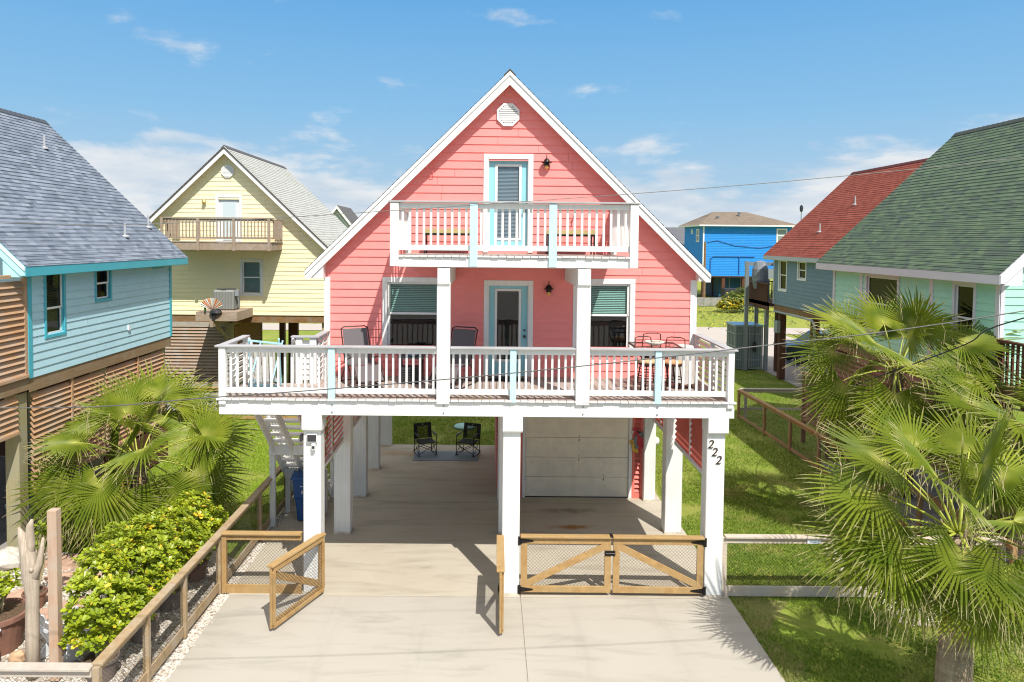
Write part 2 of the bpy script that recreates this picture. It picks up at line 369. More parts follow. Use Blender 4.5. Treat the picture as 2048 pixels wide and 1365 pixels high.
def mat_leaf(name, a, b_, tip=(.42, .34, .16), trans=.35, rough=.45, spec=.45, hub=None, tones=None, dry=None, tp=.86):
    m, n, l, b = nt(name)
    at = n.new('ShaderNodeAttribute'); at.attribute_name = 'tint'
    g = noise_(n, l, vmap(n, l), 2.3, 3)
    base = mixc(n, l, rng(n, l, g, .3, .7), a, b_)
    oi = n.new('ShaderNodeObjectInfo'); base = mixc(n, l, rng(n, l, oi.outputs['Random'], 0, 1, 0, .55), base, tuple(q*.62 for q in a))
    col = mixc(n, l, rng(n, l, at.outputs['Fac'], tp, 1.0, 0, .9), base, tip)
    if tones: col = mixc(n, l, rng(n, l, at.outputs['Fac'], 0, .8, .65, 0), col, tones)
    if dry: col = mixc(n, l, rng(n, l, noise_(n, l, vmap(n, l), 1.1, 5, .65), .50, .66, 0, .75), col, dry)
    if hub: col = mixc(n, l, rng(n, l, at.outputs['Fac'], .03, .26, .75, 0), col, hub)
    l.new(col, b.inputs['Base Color']); b.inputs['Roughness'].default_value = rough; b.inputs['Specular IOR Level'].default_value = spec
    tr = n.new('ShaderNodeBsdfTranslucent'); l.new(col, tr.inputs[0])
    mx = n.new('ShaderNodeMixShader'); mx.inputs[0].default_value = trans
    l.new(b.outputs[0], mx.inputs[1]); l.new(tr.outputs[0], mx.inputs[2]); l.new(mx.outputs[0], n['Material Output'].inputs[0]); return m
def grass_blades(name, regions, mat, seed, h=(.035, .075)):
    rs = np.random.RandomState(seed); P = []
    for (x0, x1, y0, y1, dens) in regions:
        k = int((x1-x0)*(y1-y0)*dens); P.append(np.stack([rs.uniform(x0, x1, k), rs.uniform(y0, y1, k)], 1))
    P = np.concatenate(P)
    keep = np.ones(len(P), bool)
    for (x0, x1, y0, y1) in ((-4.95, 4.7, -12, 10.27), (-4.95, -4.9, 0, 5), (14.7, 22, 17, 40), (10.2, 19, -4, 8.6)):
        keep &= ~((P[:, 0] > x0) & (P[:, 0] < x1) & (P[:, 1] > y0) & (P[:, 1] < y1))
    # bare, thin spots
    keep &= np.array([noise.noise(Vector((p[0]*.9, p[1]*.9, 3.3)))+rs.uniform(-.25, .25) > -.33 for p in P])
    P = P[keep]; k = len(P); a = rs.uniform(0, 2*np.pi, k); H = rs.uniform(h[0], h[1], k); W = rs.uniform(.006, .013, k)
    le = rs.uniform(-.05, .05, (k, 2)); z0 = -.036
    V = np.zeros((k, 3, 3), np.float32)
    V[:, 0, 0] = P[:, 0]-np.cos(a)*W; V[:, 0, 1] = P[:, 1]-np.sin(a)*W; V[:, 0, 2] = z0
    V[:, 1, 0] = P[:, 0]+np.cos(a)*W; V[:, 1, 1] = P[:, 1]+np.sin(a)*W; V[:, 1, 2] = z0
    V[:, 2, 0] = P[:, 0]+le[:, 0]; V[:, 2, 1] = P[:, 1]+le[:, 1]; V[:, 2, 2] = z0+H
    me = bpy.data.meshes.new(name); me.vertices.add(3*k); me.vertices.foreach_set('co', V.ravel())
    me.loops.add(3*k); me.loops.foreach_set('vertex_index', np.arange(3*k)); me.polygons.add(k)
    me.polygons.foreach_set('loop_start', np.arange(0, 3*k, 3)); me.polygons.foreach_set('loop_total', np.full(k, 3))
    me.update(); me.materials.append(mat); o = bpy.data.objects.new(name, me); COL.objects.link(o); o['kind'] = 'stuff'
    return o
GB1 = mat_leaf('grass_blade', (.17, .29, .028), (.29, .375, .06), trans=.3, rough=.6, spec=.2, dry=(.42, .38, .14))
GB2 = mat_leaf('grass_blade_bright', (.27, .42, .03), (.38, .50, .05), trans=.3, rough=.6, spec=.2)
tag(grass_blades('grass', [(4.7, 9.95, -6, 6, 1500), (4.7, 9.95, 6, 14.2, 700), (9.95, 14.7, 9, 25, 350), (-4.9, 4.7, 10.27, 14.5, 700), (4.7, 10, 14.2, 20, 200)], GB1, 3), 'mown green lawn right of and behind the coral house', 'grass')
tag(grass_blades('grass', [(-9.95, -5.22, 2.0, 13.3, 950), (-10.2, -5.2, 13.3, 15, 200)], GB2, 4), 'bright green lawn between the coral house and the pale blue house', 'grass')

def stones(name, n, area, rr, mat, seed, label, cat='stones'):
    rs = random.Random(seed); mb = MB()
    for _ in range(n):
        x = rs.uniform(area[0], area[1]); y = rs.uniform(area[2], area[3]); r = rs.uniform(*rr); i0 = len(mb.v)
        a0 = rs.uniform(0, 6.28); k = 6; fl = rs.uniform(.3, .6)
        for ring, (q, h) in enumerate(((1, 0), (.85, .6), (.4, 1))):
            for j in range(k):
                t = a0+6.283*j/k; w = r*q*rs.uniform(.8, 1.15); mb.v.append((x+math.cos(t)*w, y+math.sin(t)*w*.8, -.025+r*fl*h*1.6))
        for ring in range(2):
            for j in range(k):
                j2 = (j+1) % k; mb.f.append((i0+ring*k+j, i0+ring*k+j2, i0+ring*k+k+j2, i0+ring*k+k+j)); mb.m.append(0)
        mb.f.append(tuple(i0+2*k+j for j in range(k))); mb.m.append(0)
    o = mb.build(name, mat, recalc=False); tag(o, label, cat, kind='stuff'); return o
SHELL = simple('shell_stone', (.62, .57, .50), .8, nz=.35, ns=9)
stones('shell_gravel', 2600, (-5.12, -4.86, -6, 6), (.010, .03), SHELL, 5, 'pale shell gravel strip between the wooden fence and the driveway', 'gravel')
stones('shell_gravel', 5200, (-10.2, -5.2, -5, 1.4), (.012, .035), SHELL, 6, 'pale shell gravel bed around the potted shrubs', 'gravel')
stones('shell_gravel', 900, (7.6, 10.0, -.8, 2.6), (.015, .04), SHELL, 8, 'shell gravel bed under the palms on the right', 'gravel')

# ------------------------------------------------------------------ walls, windows, roofs
def mapper(face, c):
    if face == 'f': return lambda a, d, z: (a, c-d, z)      # faces the camera side (-y)
    if face == 'b': return lambda a, d, z: (a, c+d, z)
    if face == 'e': return lambda a, d, z: (c+d, a, z)
    return lambda a, d, z: (c-d, a, z)
def pbox(mb, P, a0, a1, d0, d1, z0, z1, mi=0):
    p = P(a0, d0, z0); q = P(a1, d1, z1)
    mb.box(min(p[0], q[0]), max(p[0], q[0]), min(p[1], q[1]), max(p[1], q[1]), min(p[2], q[2]), max(p[2], q[2]), mi)
def siding(P, lo, hi, z0, z1, expo=.178, openings=(), lap=.021):
    mb = MB(); k = 0; z = z0; rs = random.Random(int(z0*10))
    while z < z1-.005:
        zt = min(z+expo, z1); zm = (z+zt)/2
        a0, a1, b0, b1 = lo(z), hi(z), lo(zt), hi(zt)
        segs = [(a0, a1, b0, b1)]
        for (o0, o1, p0, p1) in openings:
            if p0 <= zm <= p1:
                ns = []
                for s in segs:
                    if s[0] < o0 and s[1] > o0: ns.append((s[0], o0, s[2], o0))
                    if s[1] > o1 and s[0] < o1: ns.append((o1, s[1], o1, s[3]))
                    if s[1] <= o0 or s[0] >= o1: ns.append(s)
                segs = ns
        cut = []
        for (a, b, c_, d_) in segs:
            a_ = a; nxt = a+rs.uniform(.8, 3.6)
            while nxt < min(b, d_)-.3 and nxt > max(a, c_): cut.append((a_, nxt-.0025, c_ if a_ == a else a_, nxt-.0025)); a_ = nxt+.0025; nxt += 3.6
            cut.append((a_, b, c_ if a_ == a else a_, d_))
        for (a, b, c_, d_) in cut:
            j = rs.uniform(-.001, .001)
            mb.quad(P(a, lap+j, z), P(b, lap+j, z), P(d_, .002, zt), P(c_, .002, zt))
            mb.quad(P(a, 0, z), P(b, 0, z), P(b, lap+j, z), P(a, lap+j, z))
        z = zt
    return mb
def casing(mb, P, a0, a1, z0, z1, w, d=.034, sill=True):
    pbox(mb, P, a0-w, a0, 0, d, z0, z1); pbox(mb, P, a1, a1+w, 0, d, z0, z1)
    pbox(mb, P, a0-w, a1+w, 0, d+.003, z1, z1+w)
    if sill: pbox(mb, P, a0-w, a1+w, 0, d+.003, z0-w, z0)
    # jambs back into the wall
    pbox(mb, P, a0-.002, a0+.012, -.13, 0, z0, z1); pbox(mb, P, a1-.012, a1+.002, -.13, 0, z0, z1)
    pbox(mb, P, a0, a1, -.13, 0, z1-.012, z1); pbox(mb, P, a0, a1, -.13, 0, z0, z0+.012)
def window(root, P, a0, a1, z0, z1, trim, w=.10, frame=None, blind=None, split=.5, upper=None, gl=None, label=None, slat=.055, blindlow=True, sill=True):
    mb = MB(); casing(mb, P, a0, a1, z0, z1, w, sill=sill); win = mb.build('window', trim, root, bevel=.004)
    if label: win['label'] = label
    mb = MB(); fw = .045; zm = z0+(z1-z0)*split
    for (s0, s1, dd) in ((z0, zm+.02, .0), (zm-.02, z1, .02)):
        pbox(mb, P, a0+.012, a0+fw+.012, -.045+dd-.02, -.015+dd-.02, s0, s1); pbox(mb, P, a1-fw-.012, a1-.012, -.045+dd-.02, -.015+dd-.02, s0, s1)
        pbox(mb, P, a0+fw, a1-fw, -.045+dd-.02, -.015+dd-.02, s0, s0+fw); pbox(mb, P, a0+fw, a1-fw, -.045+dd-.02, -.015+dd-.02, s1-fw, s1)
    mb.build('frame', frame or WHITE, win)
    mb = MB(); mb.face([P(a0+.05, -.05, z0+.04), P(a1-.05, -.05, z0+.04), P(a1-.05, -.05, zm), P(a0+.05, -.05, zm)]); mb.build('pane', gl or GLASSD, win, recalc=False)
    mb = MB(); mb.face([P(a0+.05, -.03, zm), P(a1-.05, -.03, zm), P(a1-.05, -.03, z1-.04), P(a0+.05, -.03, z1-.04)]); mb.build('pane', upper or GLASS, win, recalc=False)
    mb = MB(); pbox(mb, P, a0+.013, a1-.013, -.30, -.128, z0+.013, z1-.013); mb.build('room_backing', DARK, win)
    if blind:
        mb = MB(); z = z1-.05; zb = z0+.04 if blindlow else zm
        while z > zb:
            p = [P(a0+.03, -.075, z-.013), P(a1-.03, -.075, z-.013), P(a1-.03, -.10, z+.013), P(a0+.03, -.10, z+.013)]
            mb.face(p); z -= slat*.72
        mb.build('blind', blind, win, recalc=False)
    return win
def gable_roof(root, xr, half, zr, y0, y1, mat, soffit, drop=None, row=.145, capmat=None, th=.09, stepped=True):
    k = (zr-(6.20 if drop is None else drop))/half; ln = math.hypot(half, half*k); mb = MB()
    for sg in (-1, 1):
        n = int(ln/row) if stepped else 1; e = ln/n
        for i in range(n):
            s0, s1 = i*e, (i+1)*e
            def Q(s, y, up): t = s/ln; nx, nz = k/math.hypot(1, k), 1/math.hypot(1, k); return (xr+sg*(half*t+nx*up), y, zr-half*k*t+nz*up)
            up0, up1 = .002, (.013 if stepped else .002)
            mb.quad(Q(s0, y0, up0), Q(s0, y1, up0), Q(s1, y1, up1), Q(s1, y0, up1), 0, [(y0, ln-s0+50*sg+60), (y1, ln-s0+50*sg+60), (y1, ln-s1+50*sg+60), (y0, ln-s1+50*sg+60)])
            if stepped: mb.quad(Q(s1, y0, up1), Q(s1, y1, up1), Q(s1, y1, 0), Q(s1, y0, 0), 0, [(y0, 0)]*4)
    rf = mb.build('roof', mat, root)
    # deck under the shingles
    mb = MB(); nz = 1/math.hypot(1, k); v = th/nz
    pts = [(xr-half, zr-half*k-.001), (xr, zr-.001), (xr+half, zr-half*k-.001), (xr+half, zr-half*k-v), (xr, zr-v), (xr-half, zr-half*k-v)]
    i = len(mb.v)
    for sg in (-1, 1):
        mb.prism([(xr, zr-.001), (xr+sg*half, zr-half*k-.001), (xr+sg*half, zr-half*k-v), (xr, zr-v)], 'y', y0+.012, y1-.012)
    mb.build('soffit', soffit, rf)
    if capmat:
        mb = MB(); y = y0
        while y < y1-.02:
            y2 = min(y+.22, y1); 
            for sg in (-1, 1):
                a = (xr, zr+.035); b_ = (xr+sg*.13, zr-.13*k+.030); 
                mb.face([(a[0], y, a[1]+.012), (a[0], y2, a[1]), (b_[0], y2, b_[1]), (b_[0], y, b_[1]+.012)])
                mb.face([(a[0], y, a[1]+.012), (b_[0], y, b_[1]+.012), (b_[0], y, b_[1]-.03), (a[0], y, a[1]-.03)])
                mb.face([(b_[0], y, b_[1]+.01), (b_[0], y2, b_[1]), (b_[0], y2, b_[1]-.03), (b_[0], y, b_[1]-.02)])
            y = y2
        mb.build('ridge_cap', capmat, rf, recalc=False)
    return rf, k
def rakes(root, xr, half, zr, k, y, mat, w=.27, th=.03, side=-1):
    mb = MB()
    for sg in (-1, 1):
        zt, zb = zr-.012, zr-half*k-.012
        mb.prism([(xr, zt), (xr+sg*half, zb), (xr+sg*half, zb-w*.62), (xr+sg*(half-.10), zb-w*.62), (xr, zt-w)], 'y', y, y+side*th*-1)
    return mb.build('rake_board', mat, root, bevel=.004)
def eave_fascia(root, x, z0, z1, y0, y1, mat, th=.025):
    mb = MB(); mb.box(x-th/2, x+th/2, y0, y1, z0, z1); return mb.build('fascia', mat, root, bevel=.003)
def post_cap(mb, x0, x1, y0, y1, z0, z1, g=.035): mb.box(x0-g, x1+g, y0-g, y1+g, z0, z1)

# ------------------------------------------------------------------ the coral house
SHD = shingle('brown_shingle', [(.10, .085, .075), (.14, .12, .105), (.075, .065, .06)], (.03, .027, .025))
DECKT = wood('deck_board_top', (.27, .20, .17), (.44, .37, .33), 'y', .8, (.47, .43, .40))
UNDER = wood('under_floor_timber', (.30, .25, .19), (.45, .40, .32), 'y', .8)
def louvre(mb, P, a0, a1, z0, z1, pitch=.125, h=.115, t=.016, tilt=.045, sign=1, d=0):
    z = z0
    while z+h <= z1+.01:
        p0, p1 = P(a0, d-sign*tilt, z), P(a0, d+sign*tilt, z+h); q0, q1 = P(a1, d-sign*tilt, z), P(a1, d+sign*tilt, z+h)
        mid0 = (Vector(p0)+Vector(p1))/2; mid1 = (Vector(q0)+Vector(q1))/2; up = (Vector(p1)-Vector(p0))
        mb.bar(mid0, mid1, t, up.length, up=up); z += pitch
def boards(mb, x0, x1, y0, y1, z0, z1, w=.146, gap=.008, seed=1, jit=.02, endmat=1):
    rs = random.Random(seed); x = x0
    while x < x1-.03:
        xe = min(x+w, x1); dz = rs.uniform(-.002, .002); ye = y0+rs.uniform(-jit, jit)
        mb.box(x, xe-gap, ye, y1, z0+dz, z1+dz, 0, fm=[0, 0, endmat, 0, 0, 0]); x = xe
def rail_x(root, x0, x1, y, zf, zt, n=None, sp=.130, bw=.038, capz=.035):
    mb = MB(); mb.box(x0, x1, y-.02, y+.02, zt-.135, zt-.04); r = mb.build('railing', WHITE, root, bevel=.004)
    mb = MB(); mb.box(x0, x1, y-.02, y+.02, zf+.09, zf+.19); mb.build('bottom_rail', WHITE, r, bevel=.004)
    k = max(1, round((x1-x0)/sp)); s = (x1-x0)/k
    for i in range(k):
        xx = x0+s*(i+.5); mb = MB(); mb.box(xx-bw/2, xx+bw/2, y+.021, y+.021+bw, zf+.10, zt-.045); mb.build('baluster', WHITE, r)
    return r
def pink_house():
    H = T('coral_house', 'coral pink gabled house on white posts, with two white railed decks and a carport below', 'house', (.48, 2.23, 0))
    P = mapper('f', 2.23); xr, half, zr = .41, 4.41, 10.48
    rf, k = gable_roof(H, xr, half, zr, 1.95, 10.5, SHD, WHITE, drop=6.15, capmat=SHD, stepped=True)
    rakes(rf, xr, half-.01, zr, k, 1.935, WHITE, w=.29, th=.03)
    mb = MB(); mb.prism([(xr, zr-.03), (xr+half-.01, zr-half*k-.03), (xr+half-.01, zr-half*k-.09), (xr, zr-.10)], 'y', 1.91, 1.933)
    mb.prism([(xr, zr-.03), (xr-half+.01, zr-half*k-.03), (xr-half+.01, zr-half*k-.09), (xr, zr-.10)], 'y', 1.91, 1.933)
    mb.build('drip_edge', WHITE, rf)
    for sg, xw in ((-1, -3.6), (1, 4.56)):   # boxed eave returns
        xe = xr+sg*(half-.06); ze = 5.99
        mb = MB(); mb.prism([(xw, ze), (xe, ze), (xw, ze+abs(xe-xw)*k+.02)], 'y', 1.97, 2.22); mb.build('eave_return', WHITE, rf)
        eave_fascia(rf, xr+sg*(half-.015), 5.99, 6.14, 1.97, 10.48, WHITE)
    lo = lambda z: max(-3.6, xr-(zr-.10-z)/k); hi = lambda z: min(4.56, xr+(zr-.10-z)/k)
    ops = [(-.03, .84, 6.56, 8.62), (0, .87, 3.83, 5.85), (-2.24, -1.05, 4.42, 5.90), (1.97, 3.12, 4.42, 5.90)]
    siding(P, lo, hi, 3.79, 10.3, .1775, ops).build('wall', PINK, H, recalc=False)
    for face, c in (('w', -3.6), ('e', 4.56)): siding(mapper(face, c), lambda z: 2.23, lambda z: 10.2, 3.5, 6.05, .1775).build('wall', PINK, H, recalc=False)
    siding(mapper('b', 10.2), lo, hi, 3.5, 10.3, .1775).build('wall', PINK, H, recalc=False)
    for q in ((-3.635, -3.5, 2.195, 2.33), (4.45, 4.595, 2.195, 2.33)): mb = MB(); mb.box(*q, 3.8, 6.0); mb.build('corner_board', WHITE, H, bevel=.004)
    # gable vent
    mb = MB(); cx, cz, r = .385, 9.58, .265
    oc = lambda q: [(cx+q*math.cos(R_(22.5+45*i)), cz+q*math.sin(R_(22.5+45*i))) for i in range(8)]
    a, b_ = oc(r), oc(r*.82)
    for i in range(8):
        j = (i+1) % 8; mb.prism([a[i], a[j], b_[j], b_[i]], 'y', 2.165, 2.22)
    v = mb.build('gable_vent', WHITE, H)
    mb = MB(); z = cz-r*.78
    while z < cz+r*.74:
        w = min(r*.80*.93, (r*.80*1.33-abs(z-cz+.02))); mb.box(cx-w, cx+w, 2.172, 2.19, z, z+.036); z += .047
    mb.build('vent_slats', WHITE, v, recalc=False)
    mb = MB(); mb.prism(oc(r*.83), 'y', 2.20, 2.216); mb.build('vent_backing', DARK, v)
    # windows
    window(H, P, -2.24, -1.05, 4.42, 5.90, WHITE, .11, blind=BLINDT, split=.53, upper=glass('blue_green_pane', (.62, .80, .76), .6, .95), blindlow=False, label='left porch window with raised blind')
    window(H, P, 1.97, 3.12, 4.42, 5.90, WHITE, .11, blind=BLINDT, split=.53, upper=MATS.get('x') or bpy.data.materials['blue_green_pane'], blindlow=False, label='right porch window with raised blind')
    # doors
    for (a0, a1, z0, z1, l0, l1, lz0, lz1, gm, kx, up) in ((-.03, .84, 6.57, 8.62, .115, .70, 6.84, 8.52, GLASSB, .77, True), (0, .87, 3.83, 5.85, .13, .72, 4.14, 5.77, GLASSD, .795, False)):
        mb = MB(); dd = -.075
        pbox(mb, P, a0+.012, l0, dd-.04, dd, z0, z1-.012); pbox(mb, P, l1, a1-.012, dd-.04, dd, z0, z1-.012); pbox(mb, P, l0, l1, dd-.04, dd, z0, lz0); pbox(mb, P, l0, l1, dd-.04, dd, lz1, z1-.012)
        d = mb.build('door', TEALD, H, bevel=.003); d['label'] = 'pale teal glazed door opening on to the upper balcony' if up else 'pale teal glazed front door on the main deck'
        mb = MB(); casing(mb, P, a0, a1, z0, z1, .11, sill=False); mb.build('frame', WHITE, d, bevel=.004)
        mb = MB(); w = .04
        w = .055; pbox(mb, P, l0, l0+w, dd, dd+.014, lz0, lz1); pbox(mb, P, l1-w, l1, dd, dd+.014, lz0, lz1); pbox(mb, P, l0+w, l1-w, dd, dd+.014, lz0, lz0+w); pbox(mb, P, l0+w, l1-w, dd, dd+.014, lz1-w, lz1)
        mb.build('glazing_bead', WHITE, d, bevel=.003)
        mb = MB(); mb.face([P(l0, dd-.01, lz0), P(l1, dd-.01, lz0), P(l1, dd-.01, lz1), P(l0, dd-.01, lz1)]); mb.build('pane', gm, d, recalc=False)
        mb = MB(); z = lz1-.03; zb = (lz0+.02 if up else lz1-.10)
        while z > zb:
            mb.face([P(l0+.03, dd-.03, z-.008), P(l1-.03, dd-.03, z-.008), P(l1-.03, dd-.045, z+.010), P(l0+.03, dd-.045, z+.010)]); z -= (.030)
        mb.build('blind', BLINDW, d, recalc=False)
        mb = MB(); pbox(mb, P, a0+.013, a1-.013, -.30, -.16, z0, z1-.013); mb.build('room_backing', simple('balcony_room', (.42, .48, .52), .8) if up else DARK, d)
        mb = MB()
        for zz, rr in (((z0+1.02, .022), (z0+.88, .03)) if not up else ((z0+.93, .034),)): mb.lathe([(rr, 0), (rr, .02), (rr*.4, .025), (rr*.4, .05), (rr*1.0, .055), (rr*.9, .085), (0.0, .09)], (kx, 2.23+.075, zz), 12, ax='y')
        for i, vv in enumerate(mb.v): mb.v[i] = (vv[0], 2*(2.23+.075)-vv[1], vv[2])
        mb.build('door_knob', simple('dark_bronze', (.10, .085, .07), .35, .8), d, smooth=True)
    # wall lanterns
    for cx, cz in ((1.235, 8.50), (1.315, 5.74)):
        mb = MB(); y = 2.12
        mb.lathe([(.055, 0), (.062, .015), (.060, .05), (.115, .058), (.118, .066), (.075, .082), (.058, .12), (.035, .145), (.012, .155), (.008, .22), (.004, .245)], (cx, y, cz-.02), 16)
        mb.tube([(cx, y, cz+.06), (cx, y+.05, cz+.08), (cx, 2.205, cz+.04)], .012, 6); mb.lathe([(.05, 0), (.05, .02)], (cx, 2.195, cz+.03), 12, ax='y')
        for j in range(8):
            t = 2*math.pi*j/8; mb.tube([(cx+.052*math.cos(t), y+.052*math.sin(t), cz-.01), (cx+.05*math.cos(t), y+.05*math.sin(t), cz-.05)], .004, 4)
        la = mb.build('wall_lantern', BLACKM, H, smooth=False)
        mb = MB(); mb.lathe([(.0, -.105), (.022, -.10), (.038, -.075), (.044, -.04), (.046, -.01)], (cx, y, cz), 14); mb.build('lantern_glass', simple('amber_glass', (.85, .42, .10), .25, 0, .6), la, smooth=True)
    mb = MB(); mb.tube([(1.85, 2.2, 7.38), (1.85, 2.12, 7.38), (1.85, 2.10, 7.33)], .014, 6); mb.lathe([(.03, 0), (.03, .01)], (1.85, 2.12, 7.40), 8); mb.build('spigot', BLACKM, H)
    mb = MB(); mb.tube([(-1.22, 2.19, 8.72), (-1.20, 2.17, 8.55), (-1.24, 2.17, 8.45), (-1.20, 2.17, 8.38), (-1.27, 2.17, 8.33), (-1.32, 2.17, 8.30), (-1.30, 2.17, 8.22), (-1.24, 2.17, 8.24), (-1.25, 2.17, 8.36)], .008, 5); mb.build('loose_cable', PINK, H)

    # ---------------- main deck
    mb = MB(); boards(mb, -3.62, 4.71, -.21, 2.19, 3.785, 3.822, .146, .008, 3, .008); boards(mb, -5.12, -3.62, -.21, 1.28, 3.785, 3.822, .15, .008, 4, .010)
    mb.build('deck_floor', [DECKT, WHITE], H, bevel=.003)
    mb = MB(); mb.box(-5.09, .40, -.15, -.11, 3.50, 3.782); mb.box(.403, 4.675, -.15, -.11, 3.50, 3.782); mb.box(-5.09, -5.05, -.109, 1.30, 3.50, 3.782); mb.box(4.635, 4.675, -.109, 2.2, 3.50, 3.782)
    mb.box(-5.05, -3.6, 1.26, 1.30, 3.50, 3.782); mb.build('deck_beam', WHITE, H, bevel=.004)
    mb = MB()
    for x in np.arange(-4.9, 4.6, .45): mb.box(x, x+.04, -.105, 2.19 if x > -3.6 else 1.25, 3.55, 3.78)
    mb.build('floor_joists', UNDER, H); mb = MB(); mb.box(-3.62, 4.58, 2.24, 10.19, 3.44, 3.5); mb.build('carport_ceiling', WHITE, H)
    mb = MB()
    for x in (-2.96, -.85, 1.79, 3.2):
        for z in (3.56, 3.70): mb.lathe([(.018, 0), (.018, .012)], (x+.01, -.163, z), 8, ax='y')
    mb.build('bolt', GREYM, H)
    # deck railing bays
    posts = [(-5.08, -4.95, 0), (-3.02, -2.89, 1), (-.975, -.725, 2), (.41, .53, 1), (1.655, 1.915, 2), (3.15, 3.27, 1), (4.53, 4.645, 0)]
    for i in range(6): rail_x(H, posts[i][1], posts[i+1][0], -.115, 3.82, 4.815)
    for a, b_, t in posts:
        if t == 2: continue
        mb = MB(); mb.box(a, b_, -.21 if t else -.20, -.152 if t else -.07, 3.78 if t else 3.70, 4.785)
        if t: mb.box(a+.015, b_-.015, -.15, -.06, 3.822, 4.785)
        o = mb.build('rail_post', TEALP if t else WHITE, H, bevel=.005)
        if t: o['label'] = 'pale teal railing post on the main deck'
    mb = MB()
    for a, b_ in ((-5.14, -.985), (-.715, 1.645), (1.925, 4.70)): mb.box(a, b_, -.235, -.06, 4.787, 4.822)
    mb.box(-5.12, -4.97, -.058, 1.30, 4.787, 4.822); mb.box(4.52, 4.68, -.058, 2.19, 4.787, 4.822); mb.box(-4.09, -3.50, 1.16, 1.32, 4.787, 4.822); mb.box(-3.65, -3.50, 1.322, 2.19, 4.787, 4.822)
    mb.build('rail_cap', CAPG, H, bevel=.005)
    for face, c, a0, a1, sg in (('e', -5.04, -.06, 1.27, 1), ('w', 4.60, -.06, 2.18, 1), ('e', -3.575, 1.3, 2.18, 1)):
        Pm = mapper(face, c); mb = MB(); louvre(mb, Pm, a0, a1, 3.90, 4.72, .118, .10, .016, .028, sg)
        r = mb.build('side_railing', WHITE, H)
        for a in (a0, (a0+a1)/2-.04, a1-.08): mb = MB(); pbox(mb, Pm, a, a+.08, -.05, .035, 3.823, 4.785); mb.build('railing_upright', WHITE, r, bevel=.004)
    mb = MB(); mb.box(-4.0, -3.86, 1.20, 1.29, 3.823, 4.785); mb.box(-3.71, -3.57, 1.20, 1.29, 3.823, 4.785)
    for z in np.arange(3.9, 4.7, .115): mb.box(-3.86, -3.71, 1.235, 1.26, z, z+.02)
    mb.box(-3.86, -3.71, 1.262, 1.29, 3.9, 4.72); mb.build('newel_post', WHITE, H, bevel=.004)
    # tall posts and balcony girders
    for a, b_ in ((-.975, -.725), (1.655, 1.915)):
        mb = MB(); mb.box(a, b_, -.21, .05, 3.74, 6.03); mb.build('porch_post', WHITE, H, bevel=.012)
        mb = MB(); mb.prism([(-.25, 6.31), (-.25, 6.02), (-.21, 5.97), (2.2, 5.97), (2.2, 6.31)], 'x', a+.01, b_-.01); mb.build('girder', WHITE, H, bevel=.008)
    # ---------------- balcony
    mb = MB(); boards(mb, -1.74, 2.66, -.19, 2.19, 6.515, 6.55, .148, .008, 9, .010); mb.build('balcony_floor', [DECKT, WHITE], H, bevel=.003)
    mb = MB(); mb.box(-1.72, 2.64, -.15, -.11, 6.33, 6.512); mb.box(-1.72, -1.68, -.109, 2.2, 6.33, 6.512); mb.box(2.60, 2.64, -.109, 2.2, 6.33, 6.512); mb.build('balcony_beam', WHITE, H, bevel=.004)
    mb = MB()
    for x in np.arange(-1.5, 2.5, .42): mb.box(x, x+.04, -.105, 2.19, 6.335, 6.51)
    mb.box(-1.70, 2.62, -.1, 2.19, 6.322, 6.332); mb.build('floor_joists', WHITE, H)
    bp = [(-1.86, -1.70, 0), (-.37, -.22, 1), (1.115, 1.265, 1), (2.635, 2.79, 0)]
    for i in range(3): rail_x(H, bp[i][1], bp[i+1][0], -.115, 6.55, 7.565, sp=.139, bw=.042)
    for a, b_, t in bp:
        mb = MB(); mb.box(a, b_, -.20, -.152, 6.34, 7.53); mb.box(a+.01, b_-.01, -.15, -.05, 6.551 if t else 6.34, 7.53)
        o = mb.build('rail_post', TEALP if t else WHITE, H, bevel=.005)
        if t: o['label'] = 'pale teal railing post on the upper balcony'
    mb = MB(); mb.box(-1.90, 2.83, -.22, -.06, 7.535, 7.568); mb.box(-1.88, -1.70, -.058, 2.19, 7.535, 7.568); mb.box(2.65, 2.81, -.058, 2.19, 7.535, 7.568); mb.build('rail_cap', CAPG, H, bevel=.004)
    for x in (-1.77, 2.72):
        mb = MB(); mb.box(x-.02, x+.02, -.04, 2.19, 7.43, 7.53); mb.box(x-.02, x+.02, -.04, 2.19, 6.64, 6.74)
        for y in np.arange(.08, 2.15, .139): mb.box(x-.041, x-.021, y, y+.042, 6.65, 7.52)
        mb.box(x-.06, x+.06, 2.07, 2.18, 6.551, 7.53); mb.build('side_railing', WHITE, H)
    # ---------------- ground floor
    def post(x0, x1, y0, y1, cap=False):
        mb = MB(); mb.box(x0, x1, y0, y1, 0, 3.20 if cap else 3.5)
        o = mb.build('post', WHITE, H, bevel=.012)
        if cap:
            mb = MB(); mb.prism([(-.155+.0, 3.498), (-.155, 3.22), (-.125, 3.19), (y1, 3.19), (y1, 3.498)], 'x', x0-.01, x1+.035); mb.build('post_cap', WHITE, o, bevel=.006)
        mb = MB(); mb.box(x0-.008, x1+.008, y0-.008, y1+.008, .001, .05); mb.build('plinth', simple('weathered_base', (.62, .56, .46), .8, nz=.3, ns=6), o)
    for x0, x1, y0, c in ((-3.52, -3.185, -.06, 1), (.295, .63, -.06, 1), (4.20, 4.545, -.06, 1), (-3.55, -3.17, 2.82, 0), (.27, .58, 2.9, 0), (4.17, 4.56, 2.97, 0), (-3.55, -3.21, 5.22, 0), (-3.56, -3.22, 7.52, 0), (-3.56, -3.2, 10.0, 0), (.30, .62, 10.0, 0)):
        post(x0, x1, y0, y0+(.33 if y0 < 2 else .36), bool(c))
    post(4.13, 4.43, 5.11, 5.44)
